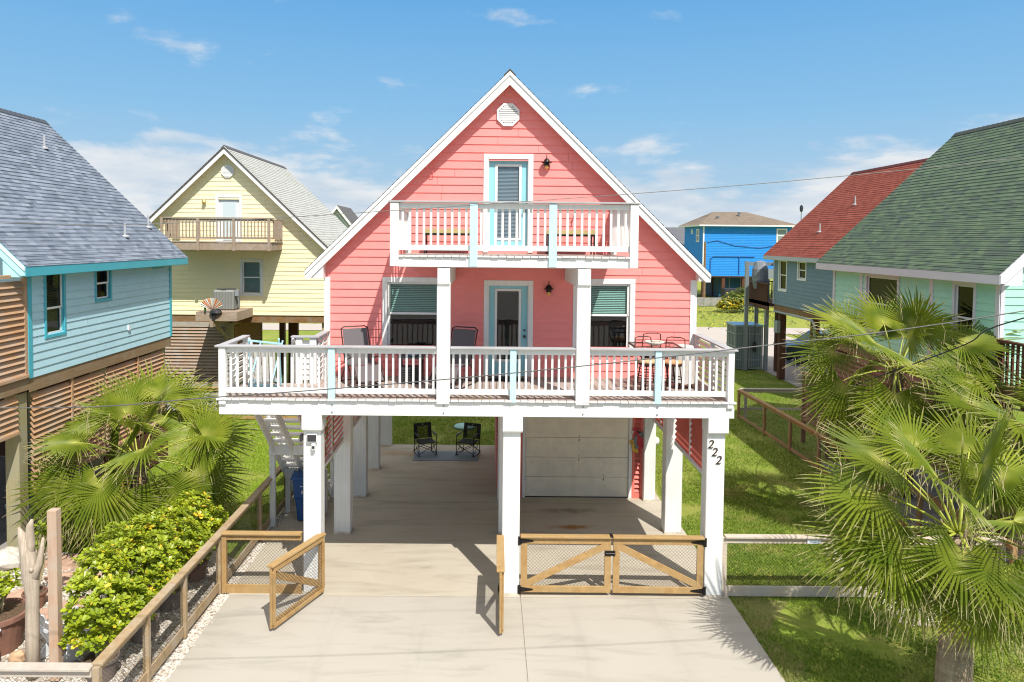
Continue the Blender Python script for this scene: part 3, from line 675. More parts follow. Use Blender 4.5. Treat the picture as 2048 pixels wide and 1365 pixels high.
    for x in (-3.36, 4.36):
        for y0, y1 in ((.30, 2.8), (3.35, 5.1)):
            Pm = mapper('e', x); mb = MB(); louvre(mb, Pm, y0, y1, 2.27, 3.42, .125, .12, .016, .035, 1)
            r = mb.build('louvre_screen', PINKD, H); mb = MB()
            mb.box(x-.05, x+.05, y0, y1, 2.17, 2.25); mb.box(x-.045, x+.045, y0, y0+.05, 2.25, 3.45); mb.box(x-.045, x+.045, (y0+y1)/2, (y0+y1)/2+.05, 2.25, 3.45); mb.build('screen_frame', WHITE, r, bevel=.003)
    # garage
    G = mapper('f', 5.36)
    mb = MB()
    zs = [.02, .55, 1.08, 1.61, 2.14]
    for i in range(4):
        mb.box(1.015, 3.755, 5.36, 5.40, zs[i]+.004, zs[i+1]-.004)
        for j in range(4):
            a0 = 1.10+j*.665; a1 = a0+.56; z0, z1 = zs[i]+.11, zs[i+1]-.11
            mb.box(a0, a1, 5.352, 5.361, z0, z1); mb.box(a0+.05, a1-.05, 5.346, 5.353, z0+.05, z1-.05)
    gd = mb.build('garage_door', CREAM, H, bevel=.004)
    mb = MB()
    for zz in zs[1:4]:
        for x in (1.78, 2.44, 3.10):
            if random.random() < .4: continue
            mb.box(x-.012, x+.012, 5.354, 5.359, zz-.09, zz-.03); mb.box(x-.010, x+.010, 5.354, 5.359, zz+.03, zz+.06)
    mb.build('rusty_hinge', simple('rust_mark', (.30, .12, .04), .8, nz=.4, ns=12), gd)
    mb = MB(); mb.box(1.015, 3.755, 5.35, 5.41, .0, .018); mb.build('rubber_seal', BLACKP, gd)
    mb = MB(); mb.box(.93, 1.01, 5.30, 5.42, 0, 2.24); mb.box(3.762, 3.845, 5.30, 5.42, 0, 2.24); mb.box(1.01, 3.762, 5.30, 5.42, 2.145, 2.24); mb.build('garage_frame', WHITE, H, bevel=.005)
    mb = MB(); mb.box(.62, .928, 5.32, 5.42, 0, 3.44); mb.box(.93, 3.845, 5.33, 5.42, 2.242, 3.44)
    for y in np.arange(0, 1): pass
    mb.box(.30, .36, 5.42, 10.0, 0.02, 3.44); mb.box(4.37, 4.42, 5.45, 10.0, .02, 3.44); mb.box(.36, 4.37, 9.95, 10.0, .02, 3.44); gw = mb.build('garage_wall', PINKD, H)
    mb = MB(); louvre(mb, mapper('w', .28), 5.45, 9.95, .1, 3.3, .125, .12, .016, .03, 1); mb.build('louvre_siding', PINKD, gw)
    mb = MB(); mb.box(.27, .37, 5.12, 5.30, 0, 3.44); mb.build('post', WHITE, H, bevel=.006)
    mb = MB(); mb.box(3.85, 3.92, 5.31, 5.42, 0, 3.44); mb.box(4.07, 4.128, 5.31, 5.42, 0, 3.44); mb.box(3.92, 4.07, 5.31, 5.42, 0, .14); lv = mb.build('louvre_screen', PINKD, H, bevel=.003)
    mb = MB(); louvre(mb, mapper('f', 5.36), 3.92, 4.07, .16, 3.4, .125, .12, .016, .045, -1); mb.build('slats', PINKD, lv)
    mb = MB(); mb.lathe([(.11, 0), (.12, .02), (.10, .09), (.05, .12), (0, .125)], (4.431, 5.28, 1.56), 14, ax='x', sy=1.0); mb.build('meter', simple('off_white_plastic', (.72, .70, .66), .5), H, smooth=True)
    # stairs
    mb = MB(); y0, z0, y1, z1 = 1.30, 3.74, 5.25, .05; m_ = (z1-z0)/(y1-y0)
    for x in (-5.06, -4.62, -4.14): mb.prism([(y0, z0-.05), (y1, z1-.02), (y1, z1-.0), (y1-.3, z1-.0), (y0, z0-.36)] if False else [(y0, z0), (y1, z1+.1), (y1, 0.0), (y1-.12, 0.0), (y0, z0-.28)], 'x', x, x+.04)
    st = mb.build('staircase', WHITE, H, bevel=.003)
    n = 17
    for i in range(1, n):
        y = y0+(y1-y0)*i/n; z = z0+(z1-z0)*i/n+.06
        mb = MB(); mb.box(-5.10, -4.06, y-.13, y+.14, z, z+.035); mb.build('tread', WHITE, st, bevel=.003)
    for yb, zt, xa in ((3.14, 1.74, -5.15), (4.02, .90, -5.02)):
        mb = MB(); mb.box(xa, -4.0, yb, yb+.05, zt, zt+.24)
        for x in (xa, -4.12): mb.box(x, x+.12, yb+.052, yb+.17, 0, zt+.2)
        mb.build('stair_support', WHITE, st, bevel=.004)
    mb = MB(); mb.bar((-5.02, 1.35, 4.72), (-5.02, 5.2, 1.0), .05, .10); mb.bar((-4.10, 1.35, 4.72), (-4.10, 5.2, 1.0), .05, .10)
    for i in range(4):
        t = i/3; 
        for x in (-5.02, -4.10): yy = 1.4+3.75*t; mb.box(x-.045, x+.045, yy, yy+.09, max(.02, 3.6-3.55*t), 4.66-3.58*t)
    for q in (.18, .34, .50, .66): mb.bar((-5.02, 1.35, 4.72-q-.05), (-5.02, 5.2, 1.0-q-.05), .03, .07)
    mb.build('stair_railing', WHITE, st, bevel=.004)
    return H
def stroke(mb, pts, ws, ax, d0, d1, ox, oz, sc=1.0, slant=0):
    n = len(pts); L, R = [], []
    for i in range(n):
        a = Vector(pts[max(i-1, 0)]); b = Vector(pts[min(i+1, n-1)]); t = (b-a).normalized(); nn = Vector((-t.y, t.x)); p = Vector(pts[i]); w = ws[i]/2
        L.append(p+nn*w); R.append(p-nn*w)
    f = lambda p: (ox+(p.x+p.y*slant)*sc, oz+p.y*sc)
    for i in range(n-1): mb.prism([f(L[i]), f(L[i+1]), f(R[i+1]), f(R[i])], ax, d0, d1)
def digit2(mb, ox, oz, h, y, slant=.18):
    pts = [(.05, .76), (.10, .90), (.27, 1.0), (.46, .93), (.52, .74), (.44, .52), (.25, .28), (.03, .06)]
    stroke(mb, pts, [.10, .12, .09, .13, .17, .16, .10, .06], 'y', y, y+.012, ox, oz, h, slant)
    stroke(mb, [(.0, .05), (.25, .08), (.48, .04), (.60, .20)], [.10, .15, .13, .03], 'y', y-.001, y+.011, ox, oz, h, slant)
PH = pink_house()
mb = MB()
for px_, pz in ((4.215, 2.905), (4.29, 2.755), (4.37, 2.60)): digit2(mb, px_, pz, .155, -.078)
n_ = mb.build('house_number', simple('bronze_number', (.07, .045, .035), .45, .4), PH); n_['label'] = 'dark bronze house number 222 stepping down the post'

# ------------------------------------------------------------------ neighbours
def gable_house(name, label, cx, yf, yb, roofm, wallm, trim, y0, y1, sides, zb=3.76, base=None, ops=None, fasc=None, hw=4.08, expo=.1775, capm=None, drip=None, rakem=None, zr=10.45, soff=None):
    H = T(name, label, 'house', (cx, yf if base is None else base, 0)); half = 4.45; drop = 6.20
    rf, k = gable_roof(H, cx, half, zr, y0, y1, roofm, soff or trim, drop=drop, capmat=capm or roofm)
    for y, s in ((y0-.015, 1), (y1-.015, 1)): rakes(rf, cx, half-.01, zr, k, y, rakem or trim, w=.29)
    if drip:
        mb = MB()
        for sg in (-1, 1): mb.prism([(cx, zr-.02), (cx+sg*half, zr-half*k-.02), (cx+sg*half, zr-half*k-.08), (cx, zr-.09)], 'y', y0-.045, y0-.017)
        mb.build('drip_edge', drip, rf)
    lo = lambda z: max(cx-hw, cx-(zr-.10-z)/k); hi = lambda z: min(cx+hw, cx+(zr-.10-z)/k)
    ops = ops or {}
    for fc in sides:
        if fc in 'fb': m = siding(mapper(fc, yf if fc == 'f' else yb), lo, hi, zb, zr-.12, expo, ops.get(fc, ()))
        else: m = siding(mapper(fc, cx+(hw if fc == 'e' else -hw)), lambda z: yf, lambda z: yb, zb, 6.16, expo, ops.get(fc, ()))
        m.build('wall', wallm, H, recalc=False)
    mb = MB()
    for fc in 'ew':   # closing walls where the siding is out of sight
        if fc not in sides: x = cx+(hw if fc == 'e' else -hw); mb.box(x-.02, x+.02, yf, yb, zb, 6.15)
    if mb.v: mb.build('wall', wallm, H)
    if 'b' not in sides: siding(mapper('b', yb), lo, hi, zb, zr-.12, .5).build('wall', wallm, H, recalc=False)
    for sg in (-1, 1):
        xw = cx+sg*hw; eave_fascia(rf, cx+sg*(half-.012), 6.0, 6.185, y0, y1, fasc or trim)
        mb = MB(); mb.box(min(xw, cx+sg*(half-.03)), max(xw, cx+sg*(half-.03)), y0+.03, y1-.03, 5.99, 6.01); mb.build('soffit', fasc or trim, rf)
        for yy in (y0+.012, y1-.04):
            mb = MB(); xe = cx+sg*(half-.06); mb.prism([(xw-sg*.12, 5.985), (xe, 5.985), (xw-sg*.12, 5.985+(abs(xe-xw)+.12)*k-.02)], 'y', yy, yy+.03); mb.build('eave_return', rakem or trim, rf)
    for x in (cx-hw, cx+hw):
        for y in (yf, yb):
            mb = MB(); mb.box(x-.02 if x < cx else x-.09, x+.09 if x < cx else x+.02, y-.035 if y == yf else y, y+.0 if y == yf else y+.035, zb, 6.0)
            mb.box(x-.035 if x < cx else x, x if x < cx else x+.035, y-.035 if y == yf else y-.1, y+.1 if y == yf else y+.035, zb, 5.98); mb.build('corner_board', trim, H, bevel=.003)
    mb = MB(); mb.box(cx-hw+.02, cx+hw-.02, yf+.02, yb-.02, zb-.30, zb); mb.build('floor_frame', MATS['brown_timber'], H)
    return H, k
BRN = wood('brown_timber', (.16, .085, .035), (.30, .17, .075), 'a', .8, (.24, .19, .14))
SLATB = wood('brown_slat', (.40, .22, .11), (.58, .36, .20), 'y', .75, (.42, .34, .27))
SLATX = wood('grey_brown_slat', (.30, .20, .14), (.45, .33, .24), 'x', .8, (.38, .34, .30))
OLDG = wood('treated_post', (.28, .24, .12), (.42, .37, .20), 'z', .8, (.33, .31, .22))
RAILW = wood('weathered_rail_timber', (.28, .20, .14), (.42, .33, .25), 'a', .8, (.36, .31, .27))
DBRN = wood('dark_brown_post', (.085, .035, .022), (.14, .065, .04), 'z', .7)
def pipe(root, x, y, z, h, mat=None):
    mb = MB(); mb.tube([(x, y, z-.05), (x, y, z+h)], .032, 8); mb.lathe([(.12, -.02), (.12, .02), (.05, .05)], (x, y, z), 10); mb.build('vent_pipe', mat or simple('white_pvc', (.42, .43, .45), .5), root)

# pale blue house on the left
BLU = paint('pale_blue_siding_paint', (.43, .67, .76), .6, .03, (90, 3, 3), .2, .05)
TEALT = paint('teal_trim_paint', (.07, .42, .52), .5, .03, (2, 2, 2), .1, .05)
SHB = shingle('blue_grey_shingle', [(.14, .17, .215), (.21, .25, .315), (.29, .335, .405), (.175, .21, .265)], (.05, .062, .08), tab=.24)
def blue_house():
    cx = -14.02
    wins = [(2.46, 3.13, 4.62, 6.02), (4.55, 5.22, 5.25, 6.02), (7.72, 8.30, 6.02, 6.14)]
    H, k = gable_house('pale_blue_house', 'pale blue house with grey-blue shingle roof and teal trim at the left edge', cx, 1.83, 8.85, SHB, BLU, TEALT, 1.22, 9.32, 'fe', ops={'e': wins[:2]}, base=1.83, hw=4.09, fasc=TEALT, capm=simple('ridge_shingle', (.07, .085, .11), .9, nz=.4), drip=WHITE,
                        rakem=paint('light_teal_rake_paint', (.42, .78, .80), .5, .02, (2, 2, 2), .1, .03))
    P = mapper('e', cx+4.09)
    window(H, P, *wins[0], TEALT, .075, blind=BLINDT, split=.42, upper=GLASSN, gl=GLASSN, label='tall double hung window with teal trim')
    window(H, P, *wins[1], TEALT, .075, blind=None, split=.52, upper=GLASSN, gl=GLASSN, label='short double hung window with teal trim')
    mb = MB(); pbox(mb, P, 7.62, 8.38, .0, .03, 5.90, 6.0); pbox(mb, P, 7.78, 8.22, .031, .05, 5.95, 6.0); mb.build('window', TEALT, H)
    mb = MB(); pbox(mb, P, 6.10, 6.20, .015, .06, 4.28, 4.42); mb.build('outlet_box', simple('outlet_white', (.7, .72, .73), .5), H)
    for px_, y, z in ((-12.9, 7.4, 0), (-10.55, 8.75, 0), (-10.25, 6.7, 0)):
        pipe(H, px_, y, 10.45-abs(px_-cx)*.955, .38)
    # brown screens and posts under the floor
    mb = MB(); mb.box(-9.99, -9.93, 1.85, 8.85, 3.46, 3.755); mb.box(-9.99, -9.93, -2.6, 1.84, 3.52, 3.80); mb.build('rim_beam', wood('rim_beam_timber', (.20, .13, .07), (.34, .24, .14), 'y', .8, (.30, .24, .17)), H)
    Q = mapper('e', -10.02)
    for i, (a0, a1, z0, z1) in enumerate(((2.05, 5.0, 1.25, 3.45), (5.1, 8.5, 1.25, 3.45), (-2.6, 1.55, 2.68, 3.50))):
        mb = MB(); louvre(mb, Q, a0, a1, z0, z1, .125, .125, .02, .04, -1); r = mb.build('louvre_screen', SLATB, H)
        mb = MB(); pbox(mb, Q, a0, a1, .02, .06, z0-.06, z0); pbox(mb, Q, (a0+a1)/2-.03, (a0+a1)/2+.03, .025, .065, z0, z1); mb.build('screen_frame', SLATB, r)
    mb = MB(); louvre(mb, mapper('e', -9.96), -2.6, 1.72, 3.86, 5.95, .135, .13, .02, .045, -1); r = mb.build('louvre_screen', SLATB, H)
    mb = MB(); pbox(mb, P, -2.6, 1.78, -.06, .05, 3.80, 3.86); pbox(mb, P, -2.6, 1.78, -.06, .05, 5.96, 6.03); pbox(mb, P, 1.70, 1.80, -.06, .02, 3.86, 5.96); mb.build('screen_frame', SLATB, r)
    for x, y in ((-10.2, 1.75), (-10.2, 5.05), (-10.2, 8.5), (-14, 1.75), (-18, 1.75), (-14, 8.5), (-18, 8.5), (-10.2, -2.4)):
        mb = MB(); mb.box(x-.12, x+.18, y-.15, y+.15, 0, 3.46); mb.build('post', OLDG, H, bevel=.01)
    mb = MB(); mb.box(-10.02, -9.98, 5.0, 8.7, .02, 1.1); mb.box(-18.2, -10.4, 8.6, 8.64, 0, 3.4); mb.build('under_house_wall', DBRN, H)
    mb = MB(); mb.box(-18, -9.98, -2.6, 1.8, 3.62, 3.80); mb.build('deck_floor', SLATB, H)
    # small white awning over the deck
    mb = MB(); mb.prism([(-10.05, 6.10), (-9.98, 6.10), (-10.55, 6.62), (-11.2, 6.70), (-11.2, 6.60), (-10.6, 6.5)], 'y', .2, .9); mb.box(-13.0, -9.98, -.4, .9, 6.035, 6.085); mb.build('awning', WHITE, H)
    return H
blue_house()
# things under the pale blue house
def boulder(x, y, z, r, seed, label, mat, grp=None):
    rs = random.Random(seed); mb = MB(); n = 12; i0 = 0
    for a in range(7):
        th = math.pi*a/6
        for b in range(n):
            ph = 2*math.pi*b/n; d = Vector((math.sin(th)*math.cos(ph), math.sin(th)*math.sin(ph), math.cos(th)))
            q = 1+.35*noise.noise(d*1.6+Vector((seed, 0, 0))); mb.v.append((x+d.x*r*q, y+d.y*r*q*.85, z+r*.45+d.z*r*q*.65))
    for a in range(6):
        for b in range(n): b2 = (b+1) % n; mb.f.append((a*n+b, a*n+b2, (a+1)*n+b2, (a+1)*n+b)); mb.m.append(0)
    o = mb.build('boulder', mat); tag(o, label, 'boulder', grp); return o
ROCK = simple('limestone', (.58, .53, .46), .9, nz=.3, ns=7)
boulder(-9.9, 1.0, 0, .35, 1, 'pale limestone boulder on the gravel left of the fan palm', ROCK, 'boulders by the pale blue house')
boulder(-9.2, .35, 0, .22, 2, 'small pale boulder just in front of the larger one by the fan palm', ROCK, 'boulders by the pale blue house')
boulder(-7.55, -2.35, 0, .14, 3, 'sandy rock lying before the white garden chairs', simple('sandstone', (.55, .36, .22), .9, nz=.25, ns=7))
mb = MB(); mb.box(-.25, .25, -.18, .18, 0, .32); mb.box(-.27, .27, -.2, .2, .325, .40)
t = T('cooler', 'blue and white cool box in the shade under the pale blue house', 'cool box', (-11.3, 3.6, 0), .3, world=False)
mb.build('body', simple('cooler_white', (.5, .55, .6), .5), t, bevel=.01); mb = MB(); mb.box(-.272, .272, -.202, .202, .40, .46); mb.build('lid', simple('cooler_blue', (.05, .22, .45), .5), t, bevel=.01)

# yellow house
YEL = paint('pale_yellow_siding_paint', (.93, .83, .52), .6, .025, (3, 3, 90), .2, .05)
YELW = paint('white_door_paint', (.74, .78, .80), .5, .02, (20, 20, 2), .05, .03)
def yellow_house():
    cx = -10.44; P = mapper('f', 15.3)
    H, k = gable_house('yellow_house', 'pale yellow gabled house with a weathered timber balcony and grey roof, behind on the left', cx, 15.3, 23.0,
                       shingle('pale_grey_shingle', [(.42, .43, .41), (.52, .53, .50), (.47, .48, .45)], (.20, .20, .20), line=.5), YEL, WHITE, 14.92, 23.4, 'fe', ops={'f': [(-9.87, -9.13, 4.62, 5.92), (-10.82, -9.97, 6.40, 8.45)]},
                       capm=simple('grey_ridge', (.10, .10, .11), .9), drip=SHD)
    oc = lambda q: [(cx+.02+q*math.cos(R_(22.5+45*i)), 9.49+q*math.sin(R_(22.5+45*i))) for i in range(8)]
    mb = MB(); mb.prism(oc(.27), 'y', 15.23, 15.29); v = mb.build('gable_vent', WHITE, H); mb = MB()
    for i in range(8): z = 9.49-.2+i*.05; w = .20-abs(i-3.5)*.02; mb.box(cx+.02-w, cx+.02+w, 15.222, 15.229, z, z+.025)
    mb.build('vent_slats', WHITE, v)
    window(H, P, -9.87, -9.13, 4.62, 5.92, WHITE, .09, blind=BLINDT, upper=GLASS, gl=GLASS)
    mb = MB(); pbox(mb, P, -10.81, -9.98, -.11, -.06, 6.41, 8.44); d = mb.build('door', YELW, H); d['label'] = 'white glazed door on the yellow gable'
    mb = MB(); casing(mb, P, -10.82, -9.97, 6.41, 8.45, .10, sill=False); mb.build('frame', WHITE, d)
    mb = MB(); pbox(mb, P, -10.66, -10.14, -.06, -.045, 6.75, 8.28); mb.build('pane', simple('pale_blind_glass', (.55, .64, .66), .25, 0, .6), d)
    mb = MB(); mb.lathe([(.06, 0), (.09, -.10), (.05, -.16)], (-11.34, 15.17, 8.35), 8); mb.build('wall_lamp', simple('brass', (.55, .42, .15), .4, .7), H)
    # balcony
    X0, X1, YF = -12.40, -8.27, 13.85
    mb = MB(); mb.box(X0, X1, YF, YF+.05, 6.38, 6.66); mb.box(X0, X0+.05, YF+.05, 15.28, 6.38, 6.66); mb.box(X1-.05, X1, YF+.05, 15.28, 6.38, 6.66); mb.box(X0-.03, X1+.03, YF-.02, 15.28, 6.665, 6.70)
    b = mb.build('balcony', RAILW, H)
    mb = MB(); mb.box(X0-.08, X1+.08, YF-.05, YF+.11, 7.58, 7.62); mb.box(X0, X1, YF+.01, YF+.05, 7.48, 7.57); mb.box(X0, X1, YF+.01, YF+.05, 6.80, 6.88)
    for x in (X0-.06, X0+1.30, X0+2.66, X1-.14): mb.box(x, x+.10, YF-.06, YF-.001, 6.36, 7.57)
    x = X0+.1
    while x < X1-.1: mb.box(x, x+.038, YF-.03, YF+.008, 6.80, 7.52); x += .13
    for xs in (X0+.02, X1-.02):
        mb.box(xs-.02, xs+.02, YF+.1, 15.25, 7.48, 7.57); mb.box(xs-.02, xs+.02, YF+.1, 15.25, 6.80, 6.88); y = YF+.16
        while y < 15.2: mb.box(xs+.02, xs+.055, y, y+.038, 6.80, 7.52); y += .13
    mb.build('railing', RAILW, b)
    # louvred screens below
    Q = mapper('f', 15.33); mb = MB(); louvre(mb, Q, -14.5, -10.32, .98, 3.42, .127, .12, .02, .035, -1); mb.build('louvre_screen', SLATX, H)
    mb = MB(); mb.box(-14.5, -10.2, 15.3, 15.36, .72, .97); mb.box(-14.5, -10.2, 15.3, 15.36, 3.3, 3.46); mb.build('screen_frame', wood('weathered_grey_board', (.34, .31, .27), (.46, .43, .38), 'x', .8), H)
    mb = MB(); louvre(mb, mapper('e', -10.28), 15.5, 18.95, 1.0, 3.3, .15, .15, .02, .03, -1); mb.box(-10.33, -10.24, 15.5, 18.95, 3.3, 3.46); mb.build('louvre_screen', wood('orange_brown_slat', (.32, .18, .075), (.46, .28, .13), 'y', .8), H)
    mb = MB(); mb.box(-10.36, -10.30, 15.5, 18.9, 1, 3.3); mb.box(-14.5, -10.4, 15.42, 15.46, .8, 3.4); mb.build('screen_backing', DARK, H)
    for x, y in ((-10.36, 15.2), (-10.4, 19.0), (-8.95, 19.2), (-8.38, 17.6), (-6.6, 15.6), (-6.6, 19.0), (-8.0, 22.8), (-10.4, 22.8), (-14.4, 15.5), (-14.4, 22.8), (-12.4, 22.8)):
        mb = MB(); mb.box(x-.13, x+.13, y-.13, y+.13, 0, 3.46); mb.build('post', OLDG if x == -10.36 or x == -6.6 else DBRN, H)
    # air conditioner platform
    mb = MB(); mb.box(-11.0, -9.45, 13.45, 15.28, 3.96, 4.06); mb.box(-11.0, -9.45, 13.42, 13.46, 3.72, 3.96); mb.box(-9.49, -9.45, 13.46, 15.28, 3.72, 3.96); mb.box(-11.0, -10.96, 13.46, 15.28, 3.72, 3.96)
    mb.box(-10.42, -10.30, 13.3, 15.2, 3.5, 3.72); mb.bar((-10.36, 13.6, 3.6), (-10.36, 15.2, 2.75), .09, .09)
    mb.build('platform', RAILW, H)
    return H
yellow_house()
def ac_unit():
    t = T('air_conditioner', 'grey air conditioning unit on a timber platform against the yellow house', 'air conditioner', (-10.2, 14.45, 4.06), world=False)
    mb = MB(); mb.box(-.40, .40, -.38, .38, 0, .78); b = mb.build('casing', simple('ac_grey', (.30, .31, .29), .5, .2, nz=.1), t, bevel=.06)
    mb = MB()
    for i in range(13): mb.box(-.37+i*.058, -.355+i*.058, -.395, -.385, .05, .72); mb.box(.405, .413, -.35+i*.055, -.335+i*.055, .05, .72)
    mb.build('grille', simple('ac_dark_grille', (.16, .17, .16), .5), b)
    mb = MB(); mb.lathe([(.36, 0), (.36, .03), (.30, .035), (.05, .045), (.0, .05)], (0, 0, .785), 20); mb.build('fan_guard', simple('ac_dark', (.07, .075, .07), .5), t)
    mb = MB(); mb.box(.42, .56, -.3, -.2, .55, .78); mb.tube([(.50, -.25, .55), (.55, -.25, .35), (.53, -.25, .15), (.42, -.25, .05)], .015, 6); mb.build('power_box', simple('ac_box', (.25, .27, .29), .5), t)
ac_unit()
def shell_ornament():
    t = T('shell_ornament', 'scallop shell ornament striped orange and white beside the air conditioner', 'ornament', (-10.35, 13.4, 4.06), world=False)
    cols = [simple('shell_white', (.70, .70, .66), .5), simple('shell_orange', (.75, .30, .12), .5), simple('shell_pink', (.75, .45, .36), .5)]
    mb = MB(); n = 14
    for i in range(n):
        a0 = math.pi*(.08+.84*i/n); a1 = math.pi*(.08+.84*(i+1)/n); am = (a0+a1)/2
        f = lambda a, r, d: (math.cos(a)*r*1.05, -.10-d, .12+math.sin(a)*r)
        rad = lambda a: .42
        mb.quad((0, 0, .08), f(a0, rad(a0), 0), f(am, rad(am)*1.03, .05), (0, -.02, .08), [0, 1, 0, 2, 1, 0, 0][i % 7])
        mb.quad((0, 0, .08), f(am, rad(am)*1.03, .05), f(a1, rad(a1), 0), (0, -.02, .08), [0, 1, 0, 2, 1, 0, 0][i % 7])
    mb.build('shell', cols, t, recalc=False)
    mb = MB(); mb.lathe([(.0, -.05), (.24, -.03), (.2, .06), (.1, .12), (0, .14)], (.12, 0, 0), 14, sy=.7); mb.tube([(.0, 0, 0), (.02, -.05, -.28)], .03, 6); mb.tube([(.12, -.05, 0), (.05, -.06, -.30)], .05, 6); mb.build('stand', BLACKP, t)
    mb = MB(); mb.tube([(-.28, 0, 0), (-.28, 0, .16)], .04, 8); mb.build('bottle', simple('dark_green_glass', (.04, .09, .04), .3), t)
shell_ornament()

# mint house on the right
MINT = paint('mint_siding_paint', (.42, .76, .60), .6, .025, (90, 3, 3), .2, .05)
LILAC = paint('pale_lilac_trim_paint', (.68, .66, .72), .5, .02, (2, 2, 2), .1, .04)
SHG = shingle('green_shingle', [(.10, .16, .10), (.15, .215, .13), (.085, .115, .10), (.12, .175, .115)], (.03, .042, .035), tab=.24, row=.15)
def mint_house():
    cx = 15.2; P = mapper('w', cx-4.08)
    wins = [(2.78, 3.45, 4.35, 5.9), (5.9, 7.5, 4.35, 5.9)]
    H, k = gable_house('mint_house', 'mint green house with moss green shingle roof behind the right hand palms', cx, 1.95, 9.55, SHG, MINT, LILAC, 1.45, 10.1, 'fw', ops={'w': wins}, capm=simple('green_ridge', (.05, .065, .06), .9, nz=.4))
    window(H, P, *wins[0], LILAC, .09, blind=None, upper=GLASSN, gl=GLASSN); window(H, P, *wins[1], LILAC, .09, blind=BLINDT, upper=GLASSN, gl=GLASSN)
    mb = MB(); pbox(mb, P, 7.75, 7.9, .0, .03, 3.8, 5.98); pbox(mb, P, 4.3, 4.45, 0, .03, 3.8, 5.98); mb.build('wall_batten', LILAC, H)
    mb = MB(); mb.box(11.15, 11.21, 1.95, 9.5, 3.45, 3.75); mb.box(11.05, 19.3, -.5, 1.9, 3.62, 3.80); mb.box(11.02, 11.08, -.5, 1.9, 3.5, 3.80); mb.build('rim_beam', BRN, H)
    mb = MB(); mb.box(11.05, 11.19, -.45, 1.92, 4.74, 4.79)
    for y in np.arange(-.4, 1.85, .155): mb.box(11.09, 11.13, y, y+.05, 3.82, 4.74)
    for y in (-.5, 1.8): mb.box(11.05, 11.17, y, y+.12, 3.5, 4.74)
    mb.box(11.13, 19.3, -.5, -.4, 4.74, 4.79)
    for x in np.arange(11.3, 19.2, .155): mb.box(x, x+.05, -.48, -.44, 3.82, 4.74)
    mb.build('railing', DBRN, H)
    Q = mapper('w', 11.12)
    RB = wood('red_brown_slat', (.20, .10, .07), (.32, .18, .13), 'y', .8)
    for a0, a1, z0 in ((2.1, 5.6, 1.3), (5.8, 9.4, 1.3)):
        mb = MB(); louvre(mb, Q, a0, a1, z0, 3.4, .15, .15, .02, .035, -1); mb.build('louvre_screen', RB, H)
    # outer stair enclosure
    mb = MB(); louvre(mb, mapper('w', 10.85), 9.2, 10.9, .9, 2.3, .15, .15, .02, .035, -1); mb.box(10.80, 10.92, 9.1, 9.2, 0, 2.4); mb.box(10.80, 10.92, 10.9, 11.0, 0, 2.4); mb.box(10.78, 10.94, 9.2, 10.9, .78, .88); mb.box(10.78, 10.94, 9.2, 10.9, 2.34, 2.42); mb.build('stair_screen', RB, H)
    for x, y in ((11.35, 2.1), (11.35, 5.7), (11.35, 9.3), (15.2, 2.1), (19.1, 2.1), (15.2, 9.3), (19.1, 9.3), (11.2, -.4)):
        mb = MB(); mb.box(x-.15, x+.15, y-.15, y+.15, 0, 3.5); mb.build('post', DBRN, H, bevel=.01)
    return H
mint_house()

